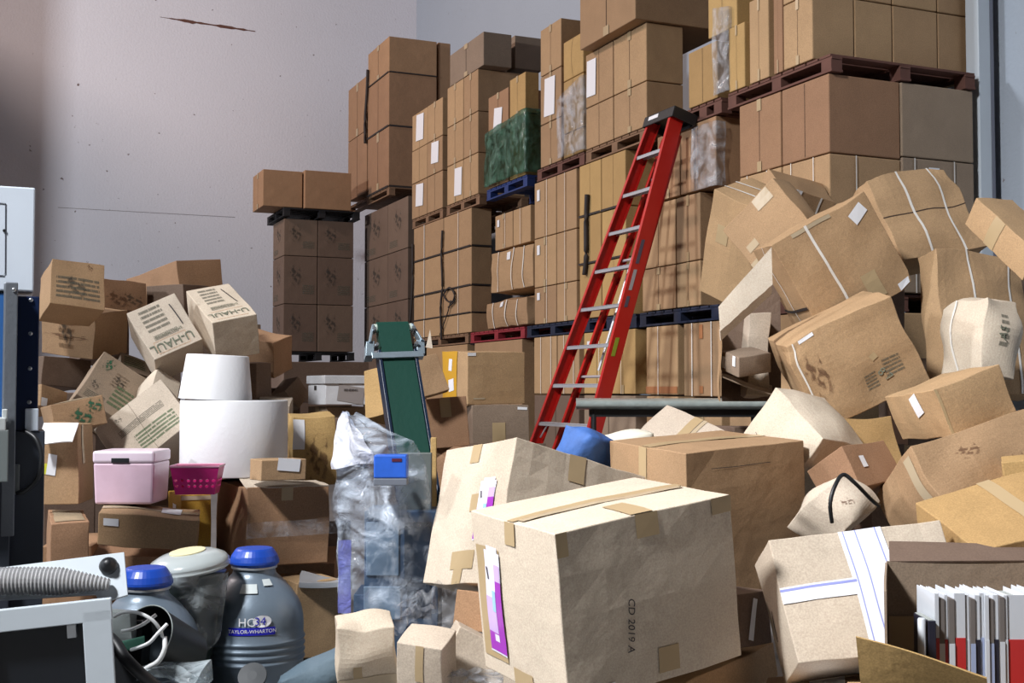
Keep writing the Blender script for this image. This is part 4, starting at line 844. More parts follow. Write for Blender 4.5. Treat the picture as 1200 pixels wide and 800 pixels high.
write('R20', 'n', .4, .5, 'A5', .07, M_GREYPRINT, 80, 'handwriting')
write('R10', 'n', .68, .28, '18 7', .06, M_GREYPRINT, -60, 'handwriting')

# ------------------------------------------------------------------ cartons with open or special tops
def flap(name, root, p0, p1, depth, m, thick=.006, warp=.006, n=8):
    """a board flap hinged on the edge p0-p1, reaching out by the vector depth"""
    p0, p1, d = Vector(p0), Vector(p1), Vector(depth); nn = (p1 - p0).cross(d).normalized()
    bm = bmesh.new(); sheet(bm, lambda u, v: p0.lerp(p1, u) + d * v + nn * (warp * math.sin(3 * u + 2 * v) * v * 2), n, 4, thick)
    return obj(name, bm, m, root)
M_CF0 = film_mat('clear_film', (.82, .84, .88), .93, .08)
loc, rot, dim = PILE['M16']
r16, B = carton('tall carton with a bright white flap folded out over its front', loc, rot, dim, 'kraft', [('label', 'n', .12, .38, .35, .62, -8.0), ('cleartape', 'r', .2, .3, .5, 1)], .004, .01, group=LC, n=6)
flap('flap', r16, (-dim[0] / 2, -dim[1] / 2, dim[2] / 2), (dim[0] / 2, -dim[1] / 2, dim[2] / 2), (0, -.10, -.10), simple('pale_lit_board', (.84, .82, .80), .6))  # pale board, with the overexposed light on it put into the colour
bm = bmesh.new(); B.patch(bm, 'n', .02, .18, .36, .50, .004); obj('yellow_label', bm, simple('yellow_label', (.62, .60, .04), .5), r16)
loc, rot, dim = PILE['M12']
r12, B = carton('big carton with half-open top and a band of stretch film, left of the wrapped machine', loc, rot, dim, 'red', [('tape', 'n', .42, .56, .82, 1)], .004, .008, group=LC, n=8)
x, y, z = dim[0] / 2, dim[1] / 2, dim[2] / 2
flap('flap', r12, (-x, -y, z), (x, -y, z), (0, .20, .035), cardboard('cream'), warp=.012)
flap('flap', r12, (x, y, z), (-x, y, z), (0, -.18, .05), cardboard('cream'), warp=.012)
bm = bmesh.new(); B.patch(bm, 'n', -.01, 1.25, .36, .56, .012); obj('stretch_film', bm, M_CF0, r12)
loc, rot, dim = PILE['M7']
r7, B = carton('white cardboard file box with a fitted lid and a dark hand hole', loc, rot, dim, 'white', [('ink', 'l', .38, .52, .55, .72)], 0, .004, cat='box', name='file_box', n=4)
bm = bmesh.new(); add_box(bm, (0, 0, dim[2] / 2 - .012), (dim[0] + .02, dim[1] + .02, .055)); obj('lid', bm, cardboard('white'), r7, bevel=.004)
bm = bmesh.new(); B.patch(bm, 'n', .3, .95, .08, .7, .003, -.15); obj('torn_pouch', bm, simple('document_pouch', (.40, .36, .35), .4), r7)
write_root = r7
p = B.F('n', .62, .55, .006); text('lettering', 'PENDING', .022, M_INK, r7, p, Euler((R(90), 0, 0)))

# carton of binders at the lower right, its far wall standing higher than the binders
M_INNER = cardboard('grey')
BKL = Vector((1.80, 3.95, .36))
bk = thing('open_carton', 'open grey-brown carton holding upright white binders at the lower right corner', 'carton', BKL)
def wall_sheet(name, p0, p1, z0, z1, m, parent, th=.007, warp=.004):
    p0, p1 = Vector(p0), Vector(p1); n = (p1 - p0).cross(Vector((0, 0, 1))).normalized()
    bm = bmesh.new(); sheet(bm, lambda u, v: p0.lerp(p1, u) + Vector((0, 0, z0 + (z1 - z0) * v)) + n * warp * math.sin(5 * u + 3 * v), 10, 6, th); return obj(name, bm, m, parent)
hH = .43; xf, xn, x1, y0, y1 = -.475, -.665, .46, -.30, .30
wall_sheet('far_wall', (xf, y1, 0), (x1, y1 + .04, 0), 0, hH, M_INNER, bk)
wall_sheet('side_wall', (xn, y0, 0), (xf, y1, 0), 0, hH - .005, M_INNER, bk, warp=.001)
wall_sheet('side_wall', (x1, y1, 0), (x1, y0, 0), 0, hH - .01, M_INNER, bk)
wall_sheet('near_wall', (x1, y0, 0), (xn, y0, 0), 0, .11, cardboard('gold'), bk)
bm = bmesh.new(); add_box(bm, (-.08, 0, .004), (1.08, .60, .008)); obj('carton_bottom', bm, cardboard('kraft'), bk)
flap('flap', bk, (xf + .01, y1, hH), (x1, y1 + .04, hH), (.06, .20, .035), cardboard('dark'), warp=.006)
fa_, fb_, fc_, fd_ = [Vector(q) - BKL for q in ((1.013, 3.550, 0.672), (1.376, 3.500, 0.569), (1.432, 3.620, 0.427), (1.059, 3.640, 0.416))]
bm = bmesh.new(); sheet(bm, lambda u, v: fa_.lerp(fb_, u).lerp(fd_.lerp(fc_, u), v) + Vector((0, -.012 * math.sin(3 * u), .006 * math.sin(4 * u))), 12, 6, .006); obj('flap', bm, cardboard('gold'), bk)
bm = bmesh.new(); sheet(bm, lambda u, v: Vector((xf + .0 + .13 * u, y1 - .012, .12 + .12 * v)), 1, 1, .001); obj('packing_tape', bm, M_TAPE, bk)
M_BW = simple('binder_white', (.62, .65, .70), .4); M_BG = simple('binder_grey', (.17, .15, .14), .5); M_BPAGE = simple('binder_board', (.34, .36, .34), .7)
M_BR = simple('binder_red', (.50, .03, .03), .4); M_BK = simple('binder_black', (.02, .02, .035), .4); M_BLUE = simple('binder_blue', (.35, .42, .62), .4)
NM = {'w': ('white', M_BW), 'r': ('red', M_BR), 'k': ('black', M_BK), 'b': ('pale blue', M_BLUE)}
wds = [(5, 'w', 'r'), (7, 'g', 'w'), (4, 'w', 'r'), (7, 'g', 'w'), (13, 'w', 'r'), (5, 'w', 'w'), (6, 'g', 'b'), (6, 'w', 'k'), (5, 'w', 'b'), (5, 'w', 'w'), (6, 'g', 'b'), (6, 'w', 'k'), (6, 'g', 'w'), (4, 'w', 'w'), (22, 'w', 'r'), (8, 'g', 'b'), (8, 'w', 'w')]
WH = ['leftmost full-height', 'second from left', 'third from left', 'fourth from left', 'fifth from left, a wide one', 'sixth from left', 'seventh from left', 'just left of the middle', 'in the middle', 'just right of the middle', 'seventh from the right', 'sixth from the right', 'fifth from the right', 'fourth from the right', 'third from the right, the broadest', 'second from the right', 'rightmost of the row']
x = 1.340
for i, (wp, body, lab) in enumerate(wds):
    wd = wp * .00273 - .0012
    t = thing('binder', f"{'white' if body == 'w' else 'dark grey'} binder with a {NM[lab][0]} lower spine, {WH[i]}", 'binder', (x + wd / 2, 3.90 + (i % 3) * .004, .37), (0, 0, 0), 'binders standing in the open carton')
    hb = .375 + (.006 if i % 4 == 0 else 0) - (.012 if body == 'g' else 0); x += wp * .00273
    bm = bmesh.new(); add_box(bm, (-wd / 2 + .001, .0, hb / 2), (.002, .17, hb)); add_box(bm, (wd / 2 - .001, .0, hb / 2), (.002, .17, hb)); add_box(bm, (0, -.084, hb / 2), (wd, .003, hb)); obj('cover', bm, M_BW if body == 'w' else M_BG, t, bevel=.0006)
    bm = bmesh.new(); add_box(bm, (0, .003, hb / 2 - .006), (max(.003, wd - .005), .155, hb - .016)); obj('page_block', bm, M_BPAGE, t)
    bm = bmesh.new(); add_box(bm, (0, -.0865, hb - .27), (wd * .96, .002, .26)); obj('spine_label', bm, NM[lab][1], t)
bm = bmesh.new(); lathe(bm, [(.011, 0), (.0125, .004), (.0125, .298), (.009, .302), (.004, .300)], 20); o = obj('paper_roll', bm, M_BW, smooth=True); o.location = (1.292, 3.80, .375); tag(o, 'short white roll standing at the left end of the binders', 'roll')
t = thing('book', 'short black book standing between the white roll and the binders', 'book', (1.322, 3.86, .375))
bm = bmesh.new(); add_box(bm, (0, 0, .147), (.024, .14, .294)); obj('cover', bm, M_BK, t, bevel=.002)
bm = bmesh.new(); add_box(bm, (0, .001, .293), (.018, .13, .006)); obj('page_block', bm, M_BPAGE, t)
# small carton corner in front of the binders at the frame edge
carton('battered carton corner at the very lower right, before the binders', (1.80, 3.48, .36), (R(4), 0, R(-14)), (.30, .18, .24), 'kraft', [('cleartape', 't', 0, .3, 0, 1)], .006, .02, n=10, group=LF)

# ------------------------------------------------------------------ torn open carton at the left of the fallen pile
tc = thing('torn_carton', 'torn-open carton with a ragged pale flap raised over its dark hollow', 'carton', (1.317, 6.700, 1.663))
TC = Vector((1.317, 6.700, 1.663))
def quadsheet(name, a, b, c, d, m, parent, org, th=.006, warp=.01, n=12, seed=0, rag=0.0):
    a, b, c, d = [Vector(q) - org for q in (a, b, c, d)]; nn = (b - a).cross(d - a).normalized()
    def f(u, v):
        p = a.lerp(b, u).lerp(d.lerp(c, u), v); q = p * 4 + Vector((seed, seed * 2, 0))
        return p + nn * noise.noise(q) * warp * 2 + (d - a).normalized() * (noise.noise(Vector((u * 9 + seed, 3, 1))) * rag if v == 1 else 0)
    bm = bmesh.new(); sheet(bm, f, n, n, th); return obj(name, bm, m, parent)
quadsheet('torn_flap', (1.082, 6.250, 1.825), (1.384, 6.350, 2.155), (1.376, 6.300, 1.946), (1.082, 6.200, 1.697), cardboard('pale'), tc, TC, warp=.006, seed=1, rag=.008)
quadsheet('torn_flap', (1.081, 6.220, 1.707), (1.371, 6.320, 1.947), (1.380, 6.340, 1.908), (1.088, 6.240, 1.650), cardboard('pale'), tc, TC, warp=.004, seed=5, rag=.006)
quadsheet('carton_wall', (1.237, 7.050, 1.325), (1.584, 7.050, 1.325), (1.603, 7.100, 2.137), (1.249, 7.100, 1.781), cardboard('dark'), tc, TC, seed=2)  # shade of the hollow is put into this darker board
quadsheet('carton_wall', (1.148, 6.550, 1.728), (1.154, 6.600, 1.329), (1.226, 7.100, 1.365), (1.234, 7.100, 1.781), cardboard('kraft'), tc, TC, seed=3)
quadsheet('carton_wall', (1.159, 6.600, 1.457), (1.436, 6.600, 1.367), (1.546, 7.100, 1.425), (1.247, 7.100, 1.496), cardboard('grey'), tc, TC, seed=4)

# ------------------------------------------------------------------ black strap round the crumpled small carton, cords on the corded stacks
cord_obj('black strap looped over the crumpled small carton', [(1.359, 5.100, 0.831), (1.347, 5.080, 0.913), (1.372, 5.100, 0.983), (1.422, 5.150, 1.030), (1.473, 5.150, 0.994), (1.560, 5.200, 0.916), (1.605, 5.250, 0.889)], .009, M_BLACK, 'black_strap', 'strap')
def rowcord(label, pix, r=.018, s=-.03):
    cord_obj(label, [rp(t, s, z) for t, z in pix], r, group=None)
rowcord('black cord hanging down the middle of the corded stack', [(7.685, 3.435), (7.715, 3.107), (7.680, 2.717), (7.742, 2.446), (7.708, 2.026)], .016)
rowcord('knotted cord loop on the corded stack', [(7.680, 2.585), (7.462, 2.668), (7.249, 2.598), (7.309, 2.494), (7.523, 2.520), (7.617, 2.614), (7.401, 2.674), (7.219, 2.520), (7.461, 2.428)], .010)
rowcord('black cord along the left corner of the corded stack', [(8.871, 3.390), (8.867, 2.988), (8.900, 2.636), (8.969, 2.309)], .016)
rowcord('thick black cord down the stack the ladder crosses', [(3.608, 3.291), (3.628, 3.026), (3.630, 2.691), (3.667, 2.510)], .024)
rowcord('long black cord down the tall stack in the wall corner', [(11.071, 6.360), (11.111, 5.993), (11.197, 5.608), (11.191, 5.230)], .022)
rowcord('loose thin cord end slanting from the knot of the corded stack', [(7.369, 2.509), (7.522, 2.323), (7.772, 2.094)], .008)
# white triangle scrap standing behind the green belt
bm = bmesh.new(); sc = [Vector(p) for p in ((-0.549, 7.600, 1.661), (-0.505, 7.600, 1.655), (-0.529, 7.700, 1.780), (-0.519, 7.650, 1.657))]
o_ = sc[0]; vs = [bm.verts.new(p - o_) for p in sc]; [bm.faces.new(f) for f in ((vs[0], vs[3], vs[2]), (vs[3], vs[1], vs[2]), (vs[0], vs[2], vs[1]), (vs[0], vs[1], vs[3]))]
o = obj('cardboard_scrap', bm, cardboard('pale')); o.location = o_; tag(o, 'pale pointed cardboard scrap sticking up right of the green belt', 'scrap')

# ------------------------------------------------------------------ films on the row
M_GFILM = film_mat('green_film', (.10, .24, .16), .62, .12)
M_CFILM = film_mat('clear_film', (.82, .84, .88), .93, .08)
def row_film(name, label, ta, tb, zt_l, zt_r, zb, m, s=-.04, wrap=0.0, seed=0, amp=.012):
    root = rp(ta, 0, 0)
    def f(u, v):
        # u 0 far end -> 1 near end, then round the corner
        L_ = tb - ta; d = u * (L_ + wrap); zt = zt_l + (zt_r - zt_l) * min(1, d / L_)
        z = zb + (zt - zb) * v
        q = Vector((d * 4 + seed, z * 3, 0)); k = noise.noise(q) * amp * 1.5 + abs(math.sin(d * 22 + z * 6 + 3 * noise.noise(q * 1.3))) * amp * .7
        if d <= L_: p = rp(tb - d, s - k, z)
        else: p = rp(ta - .02 - k, s + (d - L_), z)
        return p - root
    bm = bmesh.new(); sheet(bm, f, 36, 22, 0); o = obj(name, bm, m, smooth=True); o.location = root
    md = o.modifiers.new('thickness', 'SOLIDIFY'); md.thickness = .002
    return tag(o, label, 'plastic film')
row_film('green_film', 'translucent green film wrapped round the stack on the blue pallet', (5.110, 4.249)[0] - .03, (6.213, 4.065)[0], (6.214, 4.390)[1], (5.110, 4.456)[1], 3.76, M_GFILM, wrap=.5, seed=2, amp=.018)
row_film('stretch_film', 'clear film with glints on the stack between green wrap and big cartons', (3.713, 4.223)[0], (4.253, 4.342)[0], (4.253, 4.360)[1], (3.712, 4.495)[1], 3.75, M_CFILM, wrap=.08, seed=7)
row_film('stretch_film', 'clear film with glints on the stack right behind the ladder rail', (1.363, 3.288)[0], (1.693, 3.347)[0], 3.55, 3.55, (1.379, 3.027)[1], M_CFILM, wrap=.1, seed=11)
row_film('stretch_film', 'clear film round the narrow cartons at the left of the highest pallet', (1.207, 4.080)[0], (1.390, 4.127)[0], (1.386, 4.476)[1], (1.239, 4.433)[1], 3.76, M_CFILM, wrap=.1, seed=15, s=-.02)

# ------------------------------------------------------------------ red ladder, folded and leaning on the row
M_FIBRE = simple('red_fibreglass', (.50, .012, .008), .38, var=.12, vscale=3, coat=.15)
M_ALU = simple('aluminium', (.62, .62, .66), .38, metal=.55)
ld = thing('step_ladder', 'tall red fibreglass step ladder, folded and leaning against the stacked pallets', 'ladder', rp(2.1, -1.25, 0))
LO = rp(2.1, -1.25, 0)
def lp(t, s, z): return rp(t, s, z) - LO
ZT = 3.71
def front(side, z):       # a point on the front rails
    k = z / ZT
    return (1.72 + .11 * k, -1.25 + 1.17 * k) if side == 'near' else (2.98 - .74 * k, -1.25 + 1.17 * k)
def rail(name, side, off_s, din, m, w_=.022, d_=.095, zb=0.0, zt=ZT, web=1):
    bm = bmesh.new(); tb_, sb_ = front(side, zb); tt_, st_ = front(side, zt); tb_ += din; tt_ += din * .5
    a = lp(tb_, sb_ + off_s, zb); b_ = lp(tt_, st_ + off_s, zt); ax = (b_ - a).normalized()
    vt = U; vs = ax.cross(vt).normalized()             # channel: web faces along U, flanges front and back
    if vs.dot(V) < 0: vs = -vs
    sg = -1 if side == 'near' else 1
    def bar(c0, c1, half_t, half_s):
        vv = [bm.verts.new(p + vt * i * half_t + vs * j * half_s) for p in (c0, c1) for i, j in ((-1, -1), (1, -1), (1, 1), (-1, 1))]
        for q in ((0, 1, 2, 3), (7, 6, 5, 4), (0, 4, 5, 1), (1, 5, 6, 2), (2, 6, 7, 3), (3, 7, 4, 0)): bm.faces.new([vv[i] for i in q])
    bar(a, b_, .004, d_ / 2)                                                            # web
    for e in (-1, 1): o2 = vs * e * (d_ / 2 - .003) - vt * sg * .016; bar(a + o2, b_ + o2, .018, .0035)   # flanges turned inward
    bmesh.ops.recalc_face_normals(bm, faces=bm.faces)
    return obj(name, bm, m, ld)
rail('front_rail', 'near', 0, 0, M_FIBRE, d_=.125); rail('front_rail', 'far', 0, 0, M_FIBRE, d_=.11)
rail('rear_rail', 'near', .12, .22, M_FIBRE, d_=.06, zt=3.55); rail('rear_rail', 'far', .12, -.22, M_FIBRE, d_=.06, zt=3.55)
for k in range(11):
    z = .12 + k * .3285
    if z > 3.5: break
    tn, s_ = front('near', z); tf, _ = front('far', z)
    bm = bmesh.new(); a, b_ = lp(tn + .01, s_ - .01, z), lp(tf - .01, s_ - .01, z); L_ = (b_ - a).length
    M4 = Matrix.Translation((a + b_) / 2) @ Matrix.Rotation(ANG, 4, 'Z')
    def bx(c, s): bmesh.ops.create_cube(bm, size=1, matrix=M4 @ Matrix.Translation(Vector(c)) @ Matrix.Diagonal((*s, 1)))
    bx((0, 0, 0), (.085, L_, .005)); bx((-.04, 0, -.012), (.005, L_, .028)); bx((.04, 0, -.012), (.005, L_, .02))
    for q in range(5): bx((-.03 + q * .015, 0, .0035), (.003, L_, .003))
    obj('step', bm, M_ALU, ld)
    if k < 4:
        for (tt, sg) in ((tn, 1), (tf, -1)):
            bm = bmesh.new(); add_tube(bm, [lp(tt + sg * .02, s_ - .035, z - .13), lp(tt + sg * .16, s_ - .03, z - .015)], .008, 6); obj('step_brace', bm, M_ALU, ld)
for k, z in enumerate((.55, 1.5, 2.5, 3.2)):
    tn, s_ = front('near', z); tf, _ = front('far', z); bm = bmesh.new()
    add_tube(bm, [lp(tn + .12, s_ + .12, z), lp(tf - .12, s_ + .12, z)], .012, 8); obj('rear_brace', bm, M_ALU, ld)
bm = bmesh.new(); add_tube(bm, [lp(2.25, -.62, 1.55), lp(2.15, -.33, 2.55)], .012, 8); obj('spreader', bm, M_ALU, ld)
tn, s_ = front('near', ZT); tf, _ = front('far', ZT); c = (lp(tn, s_, ZT) + lp(tf, s_, ZT)) / 2 + V * .05
bm = bmesh.new(); M4 = Matrix.Translation(c) @ Matrix.Rotation(ANG, 4, 'Z') @ Matrix.Rotation(R(17), 4, 'Y')
bmesh.ops.create_cube(bm, size=1, matrix=M4 @ Matrix.Diagonal((.24, tf - tn + .09, .035, 1)))
for e in (-1, 1): bmesh.ops.create_cube(bm, size=1, matrix=M4 @ Matrix.Translation((e * .115, 0, -.035)) @ Matrix.Diagonal((.012, tf - tn + .09, .09, 1)))
for e in (-1, 1): bmesh.ops.create_cube(bm, size=1, matrix=M4 @ Matrix.Translation((0, e * (tf - tn + .08) / 2, -.035)) @ Matrix.Diagonal((.24, .012, .09, 1)))
obj('top_cap', bm, M_BLACK, ld, bevel=.008)
bm = bmesh.new(); bmesh.ops.create_cube(bm, size=1, matrix=M4 @ Matrix.Translation((-.123, .08, -.02)) @ Matrix.Diagonal((.004, .16, .035, 1))); obj('cap_plate', bm, M_LABEL, ld)
def rail_label(z0, z1, m, wd=.05, o_s=0.0):
    bm = bmesh.new(); vs = []
    for z in (z0, z1):
        t_, s2 = front('near', z); vs.append((lp(t_ - .0065, s2 - wd / 2 + o_s, z), lp(t_ - .0065, s2 + wd / 2 + o_s, z)))
    q = [bm.verts.new(p) for p in (vs[0][0], vs[0][1], vs[1][1], vs[1][0])]; f = bm.faces.new(q); r = bmesh.ops.extrude_face_region(bm, geom=[f]); bmesh.ops.translate(bm, verts=[v for v in r['geom'] if isinstance(v, bmesh.types.BMVert)], vec=-U * .002)
    bmesh.ops.recalc_face_normals(bm, faces=bm.faces); obj('rail_sticker', bm, m, ld)
M_STK = simple('sticker_dark', (.10, .08, .12), .4); M_STKG = simple('sticker_green', (.30, .36, .03), .4); M_STKW = simple('sticker_grey', (.42, .40, .42), .4)
rail_label(2.42, 2.62, M_STK, .03, -.02); rail_label(2.20, 2.37, M_STKW, .03, -.02); rail_label(2.06, 2.15, M_STK, .03, -.02); rail_label(1.66, 1.81, M_STKG, .035, -.02)
for side in ('near', 'far'):
    t_, s2 = front(side, .0); bm = bmesh.new(); add_box(bm, lp(t_, s2, .02), (.12, .06, .04)); obj('rubber_foot', bm, M_BLACK, ld, bevel=.005)

ld.location = (ld.location.x * .985, ld.location.y * .985, .021); ld.scale = (.985, .985, .985)
# ------------------------------------------------------------------ long table wrapped in film, in front of the row
tb = thing('folding_table', 'long table with a thick film-wrapped grey-green top between ladder and fallen pile', 'table', (1.12, 8.2, 0), (0, 0, R(-3)))
M_TTOP = simple('table_top_grey', (.44, .50, .48), .25, metal=.3, bump=.5, bscale=18, var=.3, vscale=14)
bm = bmesh.new()
def tt(u, v):
    a = v * 2 * math.pi; w = .30; h = .038; ex = .35
    y_ = w * (abs(math.cos(a)) ** ex) * (1 if math.cos(a) >= 0 else -1); z_ = h * (abs(math.sin(a)) ** .8) * (1 if math.sin(a) >= 0 else -1)
    return Vector(((u - .5) * 1.36, y_, 1.295 + z_))
N1 = 28; ring = [[bm.verts.new(tt(i / 12, j / N1)) for j in range(N1)] for i in range(13)]
for i in range(12):
    for j in range(N1): bm.faces.new((ring[i][j], ring[i][(j + 1) % N1], ring[i + 1][(j + 1) % N1], ring[i + 1][j]))
bm.faces.new(ring[0][::-1]); bm.faces.new(ring[-1]); bmesh.ops.recalc_face_normals(bm, faces=bm.faces)
obj('table_top', bm, M_TTOP, tb, smooth=False, bevel=0)
for x in (-.56, .56):
    for y in (-.22, .22): bm = bmesh.new(); add_tube(bm, [(x, y, 0), (x, y, 1.27)], .016, 10); obj('leg', bm, M_BLACK, tb)
bm = bmesh.new(); add_box(bm, (0, 0, 1.235), (1.18, .46, .05)); obj('apron', bm, M_BLACK, tb)

# blue bag and crumpled paper between the ladder foot and the big cartons
loc, rot, dim = PILE['W']
B = Box((.24, .17, .15), .03, .05, (), 91); bm = B.body(16); o = obj('blue_bag', bm, simple('blue_cloth', (.05, .14, .42), .7, var=.5, vscale=12, bump=.6, bscale=25), smooth=True); o.location = (.375, 6.05, 1.10); o.rotation_euler = rot
tag(o, 'crumpled blue bag lying at the foot of the ladder behind the cartons', 'bag')
B = Box((.26, .16, .05), .02, .04, (), 55); o = obj('crumpled_paper', B.body(14), simple('cream_paper', (.74, .70, .58), .7), smooth=True); o.location = (0.597, 6.300, 1.126); tag(o, 'crumpled cream paper beside the blue bag', 'paper')

# ------------------------------------------------------------------ white rolls
M_FOAM = simple('white_foam', (.84, .84, .86), .7, bump=.15, bscale=50)
o = None
def roll(name, label, loc, prof, tilt=(0, 0, 0)):
    t = thing(name, label, 'roll', loc, tilt)
    bm = bmesh.new(); lathe(bm, prof, 64, False); obj('outer_sheet', bm, M_FOAM, t, smooth=True, bevel=0)
    r = prof[-1][0]; z = prof[-1][1]; bm = bmesh.new()
    pts = [((r - .006 - .16 * k / 160) * math.cos(k / 160 * 2 * math.pi * 7), (r - .006 - .16 * k / 160) * math.sin(k / 160 * 2 * math.pi * 7), 0) for k in range(161)]
    for i in range(160):
        a, b_ = Vector(pts[i]), Vector(pts[i + 1]); vs = [bm.verts.new(a + Vector((0, 0, q))) for q in (z - .12, z - .004)] + [bm.verts.new(b_ + Vector((0, 0, q))) for q in (z - .004, z - .12)]; bm.faces.new(vs)
    obj('inner_windings', bm, M_FOAM, t)
    bm = bmesh.new(); lathe(bm, [(.03, prof[0][1]), (prof[0][0] - .002, prof[0][1])], 48, False); obj('roll_end', bm, M_FOAM, t)
roll('foam_roll', 'wide white foam roll, the lower and larger of the two stacked rolls', (-1.508, 6.50, .935), [(.283, 0), (.286, .006), (.286, .395), (.283, .402), (.278, .402)])
roll('foam_roll', 'smaller tapering white foam roll standing on the wide one', (-1.611, 6.50, 1.341), [(.196, 0), (.194, .01), (.166, .235), (.162, .240), (.158, .240)], (0, R(2.5), 0))

# ------------------------------------------------------------------ pink bin and pink basket
M_PBIN = simple('pink_translucent_bin', (.84, .55, .66), .25, var=.35, vscale=5, trans=.0)
pb = thing('storage_bin', 'translucent pink-tinted storage bin with a white lid rim and dark slot', 'bin', (-1.934, 6.106, .824)); pb.scale = (.96, .96, .96)
bm = bmesh.new(); zz = [(0, .144, .125), (.21, .156, .140)]
def bin_shell(bm, w0, d0, w1, d1, z0, z1, th=.004, cap=True):
    a = [bm.verts.new((sx * w0, sy * d0, z0)) for sx, sy in ((-1, -1), (1, -1), (1, 1), (-1, 1))]; b_ = [bm.verts.new((sx * w1, sy * d1, z1)) for sx, sy in ((-1, -1), (1, -1), (1, 1), (-1, 1))]
    bm.faces.new(a[::-1])
    for i in range(4): bm.faces.new((a[i], a[(i + 1) % 4], b_[(i + 1) % 4], b_[i]))
    if cap: bm.faces.new(b_)
bin_shell(bm, .150, .14, .158, .148, 0, .215); obj('bin_body', bm, M_PBIN, pb, bevel=.012)
bm = bmesh.new(); add_box(bm, (0, 0, .245), (.322, .305, .062)); obj('lid', bm, simple('pale_pink_lid', (.82, .68, .78), .3), pb, bevel=.012)
bm = bmesh.new(); add_box(bm, (-.015, -.1535, .228), (.092, .004, .024)); obj('handle_slot', bm, M_BLACK, pb, bevel=.003)
bk2 = thing('plastic_basket', 'small magenta plastic basket with round-hole sides', 'basket', (-1.573, 6.0, .876), (0, 0, R(4))); bk2.scale = (.974, .974, .974)
M_PINK = simple('magenta_plastic', (.62, .015, .20), .35)
bm = bmesh.new()
def bwall(p0, p1, q0, q1, ncol, nrow):      # wall with real holes: bottom edge p0-p1, top edge q0-q1
    p0, p1, q0, q1 = map(Vector, (p0, p1, q0, q1))
    def P(u, v): return p0.lerp(p1, u).lerp(q0.lerp(q1, u), v)
    for i in range(ncol):
        for j in range(nrow):
            u0, u1, v0, v1 = i / ncol, (i + 1) / ncol, j / nrow, (j + 1) / nrow
            cs = [P(u0, v0), P(u1, v0), P(u1, v1), P(u0, v1)]; vs = [bm.verts.new(c_) for c_ in cs]
            if j in (1, 2):
                cc = (cs[0] + cs[2]) / 2; hol = []
                for k in range(8):
                    a = math.pi * (k / 4 + 1.25 - .0); uu = (u0 + u1) / 2 + math.cos(a) * (u1 - u0) * .30; vv = (v0 + v1) / 2 + math.sin(a) * (v1 - v0) * .30; hol.append(bm.verts.new(P(uu, vv)))
                for k in range(4):
                    h0, h1, h2 = hol[2 * k], hol[(2 * k + 1) % 8], hol[(2 * k + 2) % 8]
                    bm.faces.new((vs[k], vs[(k + 1) % 4], h2, h1, h0))
            else: bm.faces.new(vs)
w0, d0, w1, d1, hb = .098, .07, .122, .088, .142
C0 = [(-w0, -d0, 0), (w0, -d0, 0), (w0, d0, 0), (-w0, d0, 0)]; C1 = [(-w1, -d1, hb), (w1, -d1, hb), (w1, d1, hb), (-w1, d1, hb)]
for i in range(4): bwall(C0[i], C0[(i + 1) % 4], C1[i], C1[(i + 1) % 4], 7 if i % 2 == 0 else 5, 5)
vs = [bm.verts.new(c_) for c_ in C0]; bm.faces.new(vs[::-1])
bb = obj('basket_body', bm, M_PINK, bk2); md = bb.modifiers.new('thickness', 'SOLIDIFY'); md.thickness = .003
bm = bmesh.new(); add_tube(bm, [(-w1, -d1, hb), (w1, -d1, hb), (w1, d1, hb), (-w1, d1, hb)], .006, 8, closed=True); obj('rim', bm, simple('pale_magenta_rim', (.78, .35, .50), .3), bk2)

